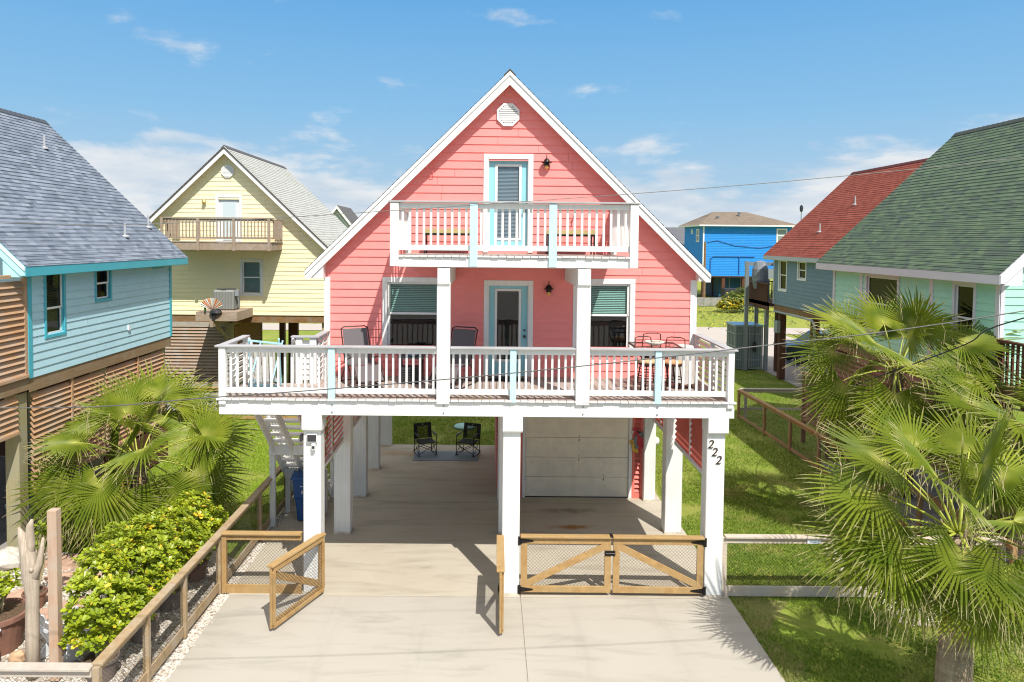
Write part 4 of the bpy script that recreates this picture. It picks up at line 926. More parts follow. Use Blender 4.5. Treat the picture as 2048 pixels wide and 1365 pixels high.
# grey blue house with the red roof
def red_house():
    cx = 18.53; GB = paint('grey_blue_siding_paint', (.17, .25, .31), .6, .03, (90, 3, 3), .2, .05); P = mapper('w', cx-4.08)
    GT = paint('light_grey_trim_paint', (.46, .49, .52), .5, .02, (2, 2, 2), .1, .03)
    wins = [(21.45, 22.30, 4.55, 5.98), (19.3, 20.1, 5.2, 5.98)]
    H, k = gable_house('red_roofed_house', 'grey-blue house with a brick red shingle roof beyond the mint house', cx, 15.6, 23.0,
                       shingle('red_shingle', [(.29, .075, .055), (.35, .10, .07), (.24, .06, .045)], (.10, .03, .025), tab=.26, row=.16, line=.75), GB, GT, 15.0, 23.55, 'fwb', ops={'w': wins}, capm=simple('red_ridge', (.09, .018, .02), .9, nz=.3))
    window(H, P, *wins[0], WHITE, .09, blind=None, upper=GLASSN, gl=GLASSN); window(H, P, *wins[1], WHITE, .09, blind=BLINDW, upper=GLASSN, gl=GLASSN)
    mb = MB(); mb.lathe([(.05, 0), (.05, .02)], (14.44, 17.4, 4.35), 8, ax='x'); mb.build('outlet_box', WHITE, H)
    for x, y in ((16.6, 19.3), (15.3, 19.9)): pipe(H, x, y, 10.45-abs(x-cx)*.955, .4)
    for x, y in ((15.45, 24.8), (14.75, 22.6), (14.75, 18.9), (14.75, 16.0), (18.5, 22.6), (18.5, 19), (22.3, 22.6), (22.3, 18.9), (22.3, 16)):
        mb = MB(); mb.box(x-.15, x+.15, y-.15, y+.15, 0, 3.5); mb.build('post', DBRN, H)
    # deck behind the house
    mb = MB(); mb.box(14.2, 22.6, 23.05, 25.8, 3.62, 3.80); mb.box(14.2, 14.26, 23.05, 25.8, 3.42, 3.8)
    for y in np.arange(23.2, 25.8, .14): mb.box(14.2, 14.24, y, y+.09, 3.82, 4.72)
    mb.box(14.14, 14.3, 23.05, 25.85, 4.72, 4.77); mb.box(14.15, 22.6, 25.74, 25.86, 4.72, 4.77)
    for x in np.arange(14.3, 22.5, .16): mb.box(x, x+.05, 25.78, 25.82, 3.82, 4.72)
    mb.build('rear_deck', DBRN, H)
    mb = MB(); mb.tube([(14.46, 22.9, 3.4), (14.46, 18.6, 3.4), (14.46, 18.3, 3.2), (14.46, 18.3, 1.6)], .055, 8); mb.tube([(14.9, 17.3, 3.35), (14.9, 17.0, 3.1), (14.9, 17.0, 1.2)], .05, 8); mb.build('drain_pipe', simple('grey_pvc', (.34, .37, .39), .5), H)
    mb = MB(); mb.box(14.38, 14.55, 22.3, 22.7, 2.35, 2.95); mb.build('meter_box', simple('meter_grey', (.26, .30, .31), .5), H)
    Q = mapper('w', 14.8); mb = MB(); louvre(mb, Q, 15.6, 17.6, .3, 3.4, .16, .16, .02, .035, -1); mb.build('louvre_screen', DBRN, H)
red_house()

# bright blue hipped house far away
def hip_house():
    H = T('bright_blue_house', 'bright blue hip-roofed house across the road', 'house', (31.4, 75, 0))
    x0, x1, y0, y1 = 26.1, 36.9, 75, 83.5
    BB = paint('bright_blue_siding_paint', (.015, .26, .72), .6, .06, (2, 2, 40), .2, .12)
    x0b, x1b = 24.5, 38.2
    z0, z1 = 2.75, 9.0
    siding(mapper('f', y0), lambda z: x0, lambda z: x1, z0, z1-.0, .20, lap=.03).build('wall', BB, H, recalc=False)
    siding(mapper('w', x0), lambda z: y0, lambda z: y1, z0, z1, .20, lap=.03).build('wall', BB, H, recalc=False)
    siding(mapper('e', x1), lambda z: y0, lambda z: y1, z0, z1, .20, lap=.03).build('wall', BB, H, recalc=False)
    mb = MB(); a = (x0-.7, y0-.7); b = (x1+.7, y1+.7); cy = (y0+y1)/2; zr = 10.75; r0, r1 = x0+2.4, x1-4.2
    A, B_, C_, D_ = (a[0], a[1], z1), (b[0], a[1], z1), (b[0], b[1], z1), (a[0], b[1], z1); E, F = (r0, cy, zr), (r1, cy, zr)
    def uvq(pts, h): mb.quad(*pts, 0, [(pts[0][0], 0), (pts[1][0], 0), (pts[2][0], h), (pts[3][0], h)])
    uvq([A, B_, F, E], 5.2); uvq([C_, D_, E, F], 5.2); mb.face([D_, A, E]); mb.face([B_, C_, F])
    rf = mb.build('roof', shingle('tan_shingle', [(.21, .165, .125), (.26, .21, .165), (.18, .14, .11)], (.10, .08, .065), line=.4), H, recalc=False)
    mb = MB(); mb.box(a[0], b[0], a[1], b[1], z1-.18, z1-.01); mb.build('fascia', WHITE, rf)
    for x, y, z in ((28.3, 76.6, 9.75), (31.3, 77.6, 10.3)):
        mb = MB(); mb.lathe([(.15, 0), (.15, .35), (.26, .38), (.26, .45), (0, .47)], (x, y, z-.1), 8); mb.build('roof_vent', GREYM, rf)
    for P, a0, a1, w0, w1 in ((mapper('f', y0), 35.0, 36.3, 6.9, 8.6), (mapper('w', x0), 76.6, 77.9, 6.9, 8.5), (mapper('w', x0), 79.5, 80.2, 7.9, 8.5)):
        mb = MB(); pbox(mb, P, a0, a1, .02, .08, w0, w1); w = mb.build('window', WHITE, H)
        mb = MB(); pbox(mb, P, a0+.15, a1-.15, .081, .085, w0+.15, (w0+w1)/2-.05); pbox(mb, P, a0+.15, a1-.15, .081, .085, (w0+w1)/2+.05, w1-.15); mb.build('pane', simple('far_glass', (.22, .27, .26), .2, 0, .7), w)
    mb = MB(); mb.box(x0-.06, x0+.1, y0-.08, y0, z0, z1-.2); mb.build('corner_board', WHITE, H)
    mb = MB(); mb.tube([(27.0, 74.9, 3.2), (27.0, 74.9, 4.9), (27.4, 74.9, 5.15), (32.4, 74.9, 5.15)], .05, 6); mb.tube([(30.5, 74.9, 5.15), (30.5, 74.9, 3.0)], .05, 6)
    mb.tube([(26.6, 74.9, 6.9), (27.8, 74.9, 7.1), (30, 74.9, 6.5), (33, 74.9, 6.25), (34.6, 74.9, 6.5)], .035, 5); mb.build('cable_run', simple('blue_conduit', (.02, .12, .38), .6), H)
    mb = MB()
    for x in (24.9, 26.3, 28.7, 31.2, 33.8, 36.6):
        for y in (75.3, 79, 83): mb.box(x-.2, x+.2, y-.2, y+.2, 0, 2.75)
    mb.box(x0b, x1, 75, 83.4, 2.6, 2.75)
    mb.build('pilings', DBRN, H)
    mb = MB(); mb.box(28.6, 33.5, 76.5, 83, 0, 2.6); mb.build('under_house_wall', simple('dark_blue_panel', (.02, .09, .17), .6), H)
    mb = MB()
    for x in (29.8, 31.2, 32.4): mb.box(x, x+.12, 76.42, 76.5, 0, 2.6)
    mb.build('panel_batten', simple('grey_batten', (.22, .25, .27), .6), H)
    mb = MB(); mb.box(33.3, 39.5, 73.2, 75.0, 2.55, 2.75); mb.box(33.3, 39.5, 73.2, 73.3, 2.75, 3.75); mb.build('side_deck', GREYM, H)
hip_house()
def far_house(name, label, x0, x1, y0, y1, zt, zr, wallc, roofc, seed):
    H = T(name, label, 'house', ((x0+x1)/2, y0, 0)); wm = paint('far_wall_%d' % seed, wallc, .7, .04); rm = shingle('far_roof_%d' % seed, [roofc, tuple(q*1.2 for q in roofc)], tuple(q*.7 for q in roofc), line=.3)
    xm = (x0+x1)/2
    mb = MB(); mb.prism([(x0, 2.6), (x1, 2.6), (x1, zt), (xm, zr-.2), (x0, zt)], 'y', y0, y1); mb.build('wall', wm, H)
    mb = MB(); hx = (x1-x0)/2+.4; k = (zr-zt)/((x1-x0)/2)
    for sg in (-1, 1): mb.quad((xm, y0-.5, zr), (xm, y1+.5, zr), (xm+sg*hx, y1+.5, zr-hx*k), (xm+sg*hx, y0-.5, zr-hx*k), 0, [(y0, 0), (y1, 0), (y1, 5), (y0, 5)])
    rf = mb.build('roof', rm, H, recalc=False)
    mb = MB()
    for sg in (-1, 1): mb.prism([(xm, zr-.03), (xm+sg*hx, zr-hx*k-.03), (xm+sg*hx, zr-hx*k-.4), (xm, zr-.45)], 'y', y0-.55, y0-.51)
    mb.build('rake_board', WHITE, rf)
    mb = MB()
    for x in (x0+.4, xm, x1-.4):
        for y in (y0+.4, y1-.4): mb.box(x-.2, x+.2, y-.2, y+.2, 0, 2.6)
    mb.build('pilings', DBRN, H)
    mb = MB(); mb.box(xm-.6, xm+.6, y0-.06, y0-.01, (zt+2.6)/2-.6, (zt+2.6)/2+.7); mb.build('window', simple('far_glass', (.22, .27, .26), .2, 0, .7), H)
far_house('pale_grey_house', 'small pale grey gabled house peeking out between the yellow and coral houses', -20.6, -16.8, 76, 84, 8.6, 11.0, (.40, .45, .45), (.12, .115, .12), 1)
def grey_roofed():
    H = T('grey_roofed_house', 'dark grey roofed house half hidden left of the bright blue house', 'house', (26, 92, 0))
    mb = MB(); mb.quad((18.5, 91.4, 6.5), (30.2, 91.4, 6.5), (30.2, 95.4, 9.05), (18.5, 95.4, 9.05), 0, [(0, 0), (11, 0), (11, 4.7), (0, 4.7)]); mb.quad((18.5, 99.4, 6.5), (30.2, 99.4, 6.5), (30.2, 95.4, 9.05), (18.5, 95.4, 9.05), 0, [(0, 0), (11, 0), (11, 4.7), (0, 4.7)])
    mb.build('roof', shingle('dark_grey_shingle', [(.12, .125, .14), (.16, .165, .18)], (.08, .08, .09), line=.3), H, recalc=False)
    siding(mapper('f', 92), lambda z: 19, lambda z: 29.8, 2.6, 6.9, .2, lap=.03).build('wall', paint('far_wall_2', (.30, .40, .44), .7, .04), H, recalc=False)
    mb = MB(); mb.prism([(92, 2.6), (99, 2.6), (99, 6.6), (95.4, 8.9), (92, 6.6)], 'x', 29.78, 29.82); mb.build('wall', MATS['far_wall_2'], H)
    mb = MB(); mb.box(28.0, 29.3, 91.9, 91.96, 4.4, 5.9); mb.build('window', WHITE, H)
    mb = MB()
    for x in (19.5, 22.5, 26, 29.3): mb.box(x-.2, x+.2, 92.2, 92.6, 0, 2.6)
    mb.build('pilings', DBRN, H)
grey_roofed()

# ------------------------------------------------------------------ fences and gates
GOLD = wood('golden_gate_timber', (.32, .185, .07), (.52, .335, .145), 'a', .7, (.38, .27, .13))
FENW = wood('fence_timber', (.28, .19, .10), (.46, .34, .20), 'a', .75, (.40, .35, .27))
FENG = wood('grey_fence_timber', (.40, .34, .28), (.56, .49, .41), 'a', .8, (.44, .42, .39))
WIRE = simple('dark_mesh_wire', (.06, .055, .05), .6, .4)
WIREG = simple('green_black_wire', (.03, .04, .035), .6)
def mesh_panel(mb, p, q, z0, z1, sp=.066, r=.0022):
    p = Vector((p[0], p[1], 0)); q = Vector((q[0], q[1], 0)); L = (q-p).length; d = (q-p)/L; h = z1-z0
    k = int((L+h)/sp)+1
    for i in range(k):
        for sg in (1, -1):
            # line a+z*sg = c
            c = i*sp if sg == 1 else i*sp-h
            za, zb = 0, h
            a0 = c-sg*za if sg == 1 else c+za; a1 = c-zb if sg == 1 else c+zb
            t0, t1 = 0.0, 1.0
            da = a1-a0
            lo_, hi_ = sorted(((0-a0)/da, (L-a0)/da)); t0 = max(t0, lo_); t1 = min(t1, hi_)
            if t1-t0 < .01: continue
            A = p+d*(a0+da*t0)+Vector((0, 0, z0+h*t0)); B = p+d*(a0+da*t1)+Vector((0, 0, z0+h*t1))
            mb.tube([A, B], r, 3, cap=False)
def fence(name, label, path, mat, zt=1.15, cap=True, bottom=.05, bh=.18, posts=None, grp=None, wire=WIRE, sp=.066, pw=.09, capw=.15):
    t = T(name, label, 'fence', (path[0][0], path[0][1], 0), group=grp)
    for i in range(len(path)-1):
        p, q = path[i], path[i+1]
        mb = MB(); mb.bar((*p, zt-.075), (*q, zt-.075), .04, .11); mb.build('rail', mat, t, bevel=.004)
        if cap: mb = MB(); mb.bar((*p, zt), (*q, zt), capw, .038); mb.build('cap_rail', mat, t, bevel=.005)
        mb = MB(); mb.bar((*p, bottom+bh/2), (*q, bottom+bh/2), .04, bh); mb.build('kick_board', mat, t, bevel=.004)
        mb = MB(); off = .0; mesh_panel(mb, p, q, bottom+bh, zt-.12, sp); mb.build('wire_mesh', wire, t, recalc=False)
    for p in (posts or path):
        mb = MB(); mb.box(p[0]-pw/2, p[0]+pw/2, p[1]-pw/2, p[1]+pw/2, 0, zt-.02); mb.build('fence_post', mat, t, bevel=.005)
    return t
fence('side_fence', 'weathered timber and wire fence running back along the left edge of the driveway', [(-5.17, -4.35), (-5.17, -2.95), (-5.16, -1.62), (-5.15, -.04), (-5.15, 2.45), (-5.15, 4.6), (-5.15, 6.8), (-5.15, 9.0), (-5.15, 11.2), (-5.15, 13.4)], FENW)
fence('front_fence', 'short timber and wire fence joining the side fence to the left front post', [(-5.09, -.03), (-3.56, -.03)], GOLD, zt=1.17, bottom=.0, bh=.17, posts=[(-5.05, -.02)])
fence('yard_fence', 'timber and wire fence across the far end of the left lawn', [(-12.4, 13.45), (-9.9, 13.45), (-7.6, 13.45), (-5.22, 13.45)], GOLD, zt=1.2, bottom=.02, bh=.1)
# lattice skirting behind it
LT = T('lattice_skirt', 'low grey lattice skirting behind the far left fence', 'lattice', (-12, 14.6, 0))
mb = MB()
for i in range(26): mb.box(-14+i*.35, -13.80+i*.35, 14.6, 14.62, .02, .75)
for z in (.05, .25, .45, .65): mb.box(-14, -4.9, 14.57, 14.595, z, z+.09)
mb.build('lattice', wood('pale_lattice', (.42, .40, .36), (.55, .53, .48), 'x', .8), LT)
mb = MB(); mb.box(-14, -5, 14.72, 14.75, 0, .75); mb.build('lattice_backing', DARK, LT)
fence('low_front_fence', 'weathered rail fence in the bottom left corner', [(-10.4, -4.38), (-7.9, -4.38), (-5.22, -4.38)], FENG, zt=1.13, posts=[(-10.4, -4.38), (-7.9, -4.38)], capw=.16)
fence('right_side_fence', 'orange-brown timber and wire fence down the right side of the lawn', [(9.78, 14.3), (9.88, 11.9), (9.93, 9.8), (9.97, 7.8), (10.0, 6.2), (10.02, 4.5), (10.04, 2.8), (10.05, 1.0), (10.05, -.2)],
      wood('orange_fence_timber', (.30, .16, .065), (.46, .27, .12), 'a', .75, (.36, .27, .18)), zt=1.12, bh=.10, wire=WIREG)
fence('back_fence', 'grey weathered fence with wire at the far right behind the lawn', [(9.85, 14.45), (12.2, 14.45), (14.6, 14.45)], FENG, zt=1.12, posts=[(10.1, 14.45), (13.0, 14.45), (14.6, 14.45)], wire=WIREG, bottom=.3, bh=.08)
rf_ = fence('right_front_fence', 'pale timber and wire fence running right from the post numbered 222', [(4.60, .0), (7.32, .0), (10.0, .0)], wood('pale_fence_timber', (.50, .40, .30), (.66, .56, .44), 'x', .75, (.50, .46, .42)), zt=1.17, bottom=.0, bh=.20, posts=[(4.60, .03), (7.36, .03), (10.0, .03)])
mb = MB(); mb.box(6.18, 6.44, -.045, -.022, 1.055, 1.135); s_ = mb.build('sign_plate', simple('sign_white', (.68, .72, .76), .4), rf_)
mb = MB()
for k, (a, b_, z) in enumerate(((6.22, 6.26, 1.10), (6.265, 6.31, 1.10), (6.325, 6.37, 1.10), (6.375, 6.41, 1.10), (6.25, 6.29, 1.075), (6.30, 6.37, 1.075))): mb.box(a, b_, -.048, -.0445, z, z+.014)
mb.build('sign_lettering', simple('sign_grey', (.25, .30, .38), .5), s_)

def gate(name, label, hinge, ang, L, brace, hingeside, mat, grp='gate leaves at the driveway entrance', latch=False):
    t = T(name, label, 'gate', (hinge[0], hinge[1], 0), ang, grp, world=False)
    z0, z1 = .07, 1.18; b = .125; th = .04
    mb = MB(); mb.box(0, L, -.02, .02, z1-.16, z1-.035); mb.box(0, L, -.02, .02, z0, z0+b); mb.box(0, b, -.02, .02, z0+b+.002, z1-.162); mb.box(L-b, L, -.02, .02, z0+b+.002, z1-.162)
    mb.build('frame', mat, t, bevel=.005)
    mb = MB(); mb.box(-.01, L+.005, -.075, .065, z1-.033, z1+.005); mb.build('cap_rail', mat, t, bevel=.005)
    mb = MB(); p, q = ((b*.75, 0, z0+b+.03), (L-b*.75, 0, z1-.19))
    if brace < 0: p, q = ((b*.75, 0, z1-.19), (L-b*.75, 0, z0+b+.03))
    mb.bar(p, q, .036, .125); mb.build('brace', mat, t, bevel=.004)
    mb = MB(); mb.box(.04, L-.04, .026, .055, z0, z0+.06); mb.box(.04, L-.04, .026, .055, z1-.12, z1-.05); mb.box(.02, .08, .026, .055, z0+.06, z1-.12); mb.box(L-.08, L-.02, .026, .055, z0+.06, z1-.12); mb.build('back_frame', mat, t)
    mb = MB(); mesh_panel(mb, (b*.5, .024), (L-b*.5, .024), z0+b*.4, z1-.1); mb.build('wire_mesh', WIRE, t, recalc=False)
    for z in (z0+.06, z1-.10):
        mb = MB(); s = 1 if hingeside == 0 else -1; x0 = 0 if hingeside == 0 else L
        mb.prism([(x0+s*.00, z-.05), (x0+s*.00, z+.05), (x0+s*.24, z+.012), (x0+s*.24, z-.012)], 'y', -.028, -.0205)
        mb.box(min(x0-s*.055, x0-s*.005), max(x0-s*.055, x0-s*.005), -.03, -.021, z-.085, z+.085); mb.tube([(x0, -.03, z-.06), (x0, -.03, z+.06)], .013, 6)
        for k in range(3): mb.lathe([(.008, 0), (.008, .005)], (x0+s*(.04+.07*k), -.033, z), 6, ax='y')
        mb.build('strap_hinge', BLACKM, t)
    if latch:
        mb = MB(); mb.box(L-.12, L+.08, -.034, -.0205, .80, .90); mb.tube([(L-.1, -.045, .85), (L+.07, -.045, .85)], .012, 6); mb.box(L-.025, L+.03, -.085, .07, 1.186, 1.20); mb.build('latch', BLACKM, t)
    return t
gate('driveway_gate', 'open gate leaf swung out from the left front post, seen at an angle', (-3.15, -.02), math.atan2(-1.42, -.58), 1.55, 1, 0, GOLD)
gate('driveway_gate', 'open gate leaf seen edge on beside the middle post', (.265, -.06), math.atan2(-1.5, -.015), 1.50, 1, 0, GOLD)
gate('driveway_gate', 'closed gate leaf hung on the middle post, brace rising to the right', (.66, -.05), 0, 1.735, 1, 0, GOLD, latch=True)
gate('driveway_gate', 'closed gate leaf hung on the numbered right post, brace falling to the right', (2.435, -.05), R_(-.5), 1.735, -1, 1, GOLD)

# ------------------------------------------------------------------ small fittings on the posts
t = T('security_light', 'solar security light and camera under the cap of the left front post', 'security light', (-3.34, -.07, 3.0))
mb = MB(); mb.box(-3.44, -3.24, -.13, -.10, 2.97, 3.13); mb.box(-3.36, -3.30, -.10, -.062, 3.02, 3.1); b_ = mb.build('housing', simple('fitting_white', (.70, .70, .67), .5), t, bevel=.004)
mb = MB(); mb.box(-3.425, -3.255, -.134, -.1305, 2.985, 3.115); mb.build('solar_panel', simple('solar_black', (.02, .022, .03), .15, 0, .8), b_)
mb = MB(); mb.box(-3.575, -3.53, -.12, .0, 2.98, 3.11); mb.build('side_panel', BLACKP, t)
mb = MB(); mb.lathe([(.045, 0), (.045, .10), (.03, .12)], (-3.31, -.12, 2.83), 10); mb.build('camera_body', MATS['fitting_white'], t, bevel=.003)
mb = MB(); mb.box(-3.325, -3.28, -.172, -.16, 2.86, 2.91); mb.build('lens', BLACKP, t)

# metal wall ornament on the pink screen
def ornament():
    t = T('metal_seahorse', 'painted metal sea creature ornament, red body and curled golden tail, on pink trim', 'wall ornament', (3.97, 5.28, 1.55))
    y0, y1 = 5.255, 5.275
    red = simple('enamel_red', (.50, .02, .04), .3, 0, .6); gold = simple('enamel_gold', (.62, .38, .06), .35, .3); gr = simple('enamel_grey', (.16, .20, .20), .4, .3)
    def S(name, pts, ws, m, dy=0, par=t): mb = MB(); stroke(mb, pts, ws, 'y', y0-dy, y1-dy, 3.97, 1.55, 1.0); return mb.build(name, m, par)
    body = S('body', [(-.02, .25), (.05, .12), (.10, 0), (.08, -.13), (.0, -.24)], [.06, .16, .20, .17, .10], red)
    S('head', [(-.13, .34), (-.07, .30), (-.03, .22)], [.05, .15, .10], red, .01)
    S('beak', [(-.15, .26), (-.11, .24)], [.06, .08], simple('enamel_white', (.6, .6, .55), .4), .02)
    S('eye', [(-.02, .28), (.03, .25)], [.05, .06], BLACKP, .022)
    S('fin', [(.02, .18), (.10, .22), (.14, .10)], [.03, .12, .05], gr, .012); S('fin', [(-.03, .16), (-.06, .02), (-.03, -.12)], [.04, .10, .05], gr, .012); S('fin', [(-.02, -.12), (.0, -.20)], [.1, .05], gr, .014)
    pts, ws = [], []
    for i in range(26):
        q = i/25
        if q < .4: a = q/.4; pts.append((.02-.14*math.sin(a*1.6), -.24-.02*math.sin(a*3.1)+.14*a*a)); ws.append(.12-.05*a)
        else:
            a = (q-.4)/.6; th = -.4+a*8.5; r = .075*(1-a*.85); pts.append((-.15+r*math.cos(th)*1.0, -.03+r*math.sin(th))); ws.append(.05-.03*a)
    S('tail', pts, ws, gold, .008)
ornament()

# ------------------------------------------------------------------ recycling bin
def bin_():
    t = T('wheelie_bin', 'blue wheeled bin numbered 222 beside the stair supports', 'bin', (-4.36, 3.72, 0), world=False)
    BL = simple('bin_blue', (.015, .085, .26), .45, 0, .5, nz=.12, ns=5)
    mb = MB(); i = 0
    for z, w, d0, d1 in ((.0, .22, -.20, .25), (.55, .26, -.26, .27), (.58, .28, -.28, .28), (1.02, .30, -.32, .30), (1.03, .325, -.34, .32), (1.07, .325, -.34, .32)):
        mb.v += [(-w, d0, z+.03), (w, d0, z+.03), (w, d1, z+.03), (-w, d1, z+.03)]
    for k in range(5):
        for j in range(4): mb.f.append((k*4+j, k*4+(j+1) % 4, k*4+4+(j+1) % 4, k*4+4+j)); mb.m.append(0)
    mb.f += [(3, 2, 1, 0), (20, 21, 22, 23)]; mb.m += [0, 0]
    mb.box(-.10, .26, -.30, -.25, .45, .52)
    b = mb.build('body', BL, t, bevel=.02)
    mb = MB(); n = 8
    for k in range(n):
        a0, a1 = k/n, (k+1)/n; f = lambda a: (-.36+.72*a, 1.11+.10*math.sin(math.pi*min(1, a*1.15)))
        p, q = f(a0), f(a1); mb.prism([(-.33, 0), (.33, 0), (.33, .01), (-.33, .01)], 'z', 0, .001) if False else mb.quad((-.33, p[0], p[1]), (.33, p[0], p[1]), (.33, q[0], q[1]), (-.33, q[0], q[1]))
    mb.box(-.33, .33, -.37, -.34, 1.07, 1.125); mb.build('lid', BL, t)
    mb = MB()
    for x in (-.31, .29): mb.lathe([(.04, -.02), (.12, -.02), (.12, .02), (.04, .02)], (x, .27, .12), 14, ax='x')
    mb.build('wheel', BLACKP, t)
    mb = MB(); mb.tube([(-.25, .36, 1.06), (-.25, .42, 1.1), (.25, .42, 1.1), (.25, .36, 1.06)], .016, 6); mb.build('handle', BL, t)
    wh = simple('label_white', (.72, .74, .76), .5)
    mb = MB(); mb.box(-.09, .09, -.318, -.312, .72, .80); mb.box(-.04, .15, -.312, -.306, .47, .49); lb = mb.build('number_label', wh, t)
    mb = MB()
    for k in range(3): digit2(mb, -.072+k*.052, .735, .055, -.322, .0)
    mb.build('number', BLACKP, lb)
    mb = MB()
    for k, w in enumerate((.022, .016, .02, .012, .022)): mb.box(-.12+k*.03, -.12+k*.03+w, -.325, -.318, .895, .918)
    for k, w in enumerate((.02, .022, .018)): mb.box(.05+k*.03, .05+k*.03+w, -.325, -.318, .895, .918)
    mb.build('lettering', wh, t)
bin_()

# ------------------------------------------------------------------ furniture on the main deck
SLING = simple('grey_sling_fabric', (.13, .115, .12), .8, nz=.15, ns=60)
FRM = simple('brown_black_tube', (.055, .045, .045), .4, .4)
def recliner(name, label, loc, rz):
    t = T(name, label, 'chair', loc, rz, 'reclining deck chairs on the main deck', world=False)   # faces +y local
    W = .29
    mb = MB()
    for s in (-1, 1):
        x = s*W
        mb.tube([(x, -.42, 1.12), (x, -.12, .42), (x, .42, .46), (x, .70, .16)], .014, 6)
        mb.tube([(x, .42, .02), (x, .10, .40), (x, -.22, .66)], .014, 6); mb.tube([(x, -.45, .02), (x, .05, .55), (x, .30, .62)], .014, 6); mb.tube([(x, -.45, .02), (x, .42, .02)], .013, 6)
    mb.tube([(-W, -.42, 1.12), (-W+.06, -.44, 1.16), (W-.06, -.44, 1.16), (W, -.42, 1.12)], .014, 6)
    mb.tube([(-W, .70, .16), (W, .70, .16)], .014, 6); mb.tube([(-W, .42, .02), (W, .42, .02)], .014, 6); mb.tube([(-W, -.45, .02), (W, -.45, .02)], .014, 6)
    mb.build('frame', FRM, t, smooth=True)
    w = W-.025
    for nm, a, b in (('backrest', (-.41, 1.12), (-.12, .43)), ('seat', (-.11, .43), (.41, .465)), ('footrest', (.43, .455), (.69, .18))):
        mb = MB(); n = 6
        for k in range(n):
            q0, q1 = k/n, (k+1)/n; sag = lambda q: -.02*math.sin(math.pi*q)
            y0, z0_ = a[0]+(b[0]-a[0])*q0, a[1]+(b[1]-a[1])*q0+sag(q0); y1, z1_ = a[0]+(b[0]-a[0])*q1, a[1]+(b[1]-a[1])*q1+sag(q1)
            mb.quad((-w, y0, z0_), (w, y0, z0_), (w, y1, z1_), (-w, y1, z1_))
        mb.build(nm, SLING, t, recalc=False, smooth=True)
    mb = MB()
    for s in (-1, 1): mb.bar((s*(W+.02), -.2, .665), (s*(W+.02), .25, .64), .05, .025)
    mb.build('armrest', BLACKP, t, bevel=.006)
recliner('deck_chair', 'grey reclining chair left of the black side table', (-2.66, 1.25, 3.822), R_(180+28))
recliner('deck_chair', 'grey reclining chair half hidden behind the left tall porch post', (-.66, 1.25, 3.822), R_(180-22))
t = T('side_table', 'small dark side table with a crate under it between the reclining chairs', 'table', (-1.62, 1.45, 3.822), world=False)
mb = MB(); mb.box(-.27, .27, -.22, .22, .53, .57); mb.build('tabletop', simple('dark_grey_top', (.08, .085, .09), .4), t, bevel=.005)
for x in (-.24, .21):
    for y in (-.19, .16): mb = MB(); mb.box(x, x+.03, y, y+.03, 0, .53); mb.build('leg', BLACKM, t)
mb = MB(); mb.box(-.23, .23, -.2, .2, .02, .34)
for k in range(6): mb.box(-.235, .235, -.212, -.2, .05+k*.05, .075+k*.05)
c_ = mb.build('crate', BLACKP, t, bevel=.01)
t = T('bowl', 'small glass dish on the dark side table', 'bowl', (-1.58, 1.42, 4.393), world=False)
mb = MB(); mb.lathe([(.04, 0), (.11, .02), (.13, .045), (.12, .045), (.04, .012)], (0, 0, 0), 16); mb.build('dish', simple('pale_blue_dish', (.30, .42, .50), .2, 0, .6), t, smooth=True)
t = T('door_mat', 'dark oval door mat in front of the lower teal door', 'mat', (.43, 1.85, 3.824), world=False)
mb = MB(); mb.lathe([(0, 0), (.42, 0), (.44, .006), (.42, .013), (0, .013)], (0, 0, 0), 28, sy=.55); mb.build('mat', simple('mat_black', (.02, .02, .02), .95, nz=.4, ns=40), t)
# bistro set
BRM = simple('bronze_furniture', (.10, .055, .045), .45, .5)
t = T('bar_table', 'tall glass topped bistro table with bronze frame at the right end of the deck', 'table', (3.42, 1.0, 3.822), world=False)
mb = MB(); mb.face([(-.44, -.42, .90), (.44, -.42, .90), (.44, .42, .90), (-.44, .42, .90)]); tp = mb.build('glass_top', glass('table_glass', (.80, .72, .70), .7, .9), t, recalc=False)
mb = MB()
for a, b_ in (((-.46, -.44), (.46, -.44)), ((.46, -.44), (.46, .44)), ((.46, .44), (-.46, .44)), ((-.46, .44), (-.46, -.44))): mb.bar((*a, .89), (*b_, .89), .035, .035)
mb.build('rim', BRM, t, bevel=.004)
for sx in (-1, 1):
    for sy in (-1, 1): mb = MB(); mb.tube([(sx*.38, sy*.36, .88), (sx*.30, sy*.28, .5), (sx*.36, sy*.34, 0)], .018, 6); mb.build('leg', BRM, t, smooth=True)
t = T('bowl', 'cream bowl of shells standing on the glass bistro table', 'bowl', (3.40, .98, 4.723), world=False)
mb = MB(); mb.lathe([(.07, 0), (.15, .03), (.21, .08), (.20, .085), (.10, .03), (0, .025)], (0, 0, 0), 18); mb.build('bowl', simple('cream_ceramic', (.70, .66, .58), .4), t, smooth=True)
mb = MB(); rs = random.Random(2)
for k in range(9): a = rs.uniform(0, 6.28); r = rs.uniform(0, .12); mb.lathe([(0, 0), (.04, .01), (.03, .04), (0, .055)], (r*math.cos(a), r*math.sin(a), .045), 7)
mb.build('shells', simple('mixed_shells', (.45, .38, .32), .6, nz=.5, ns=14), t)
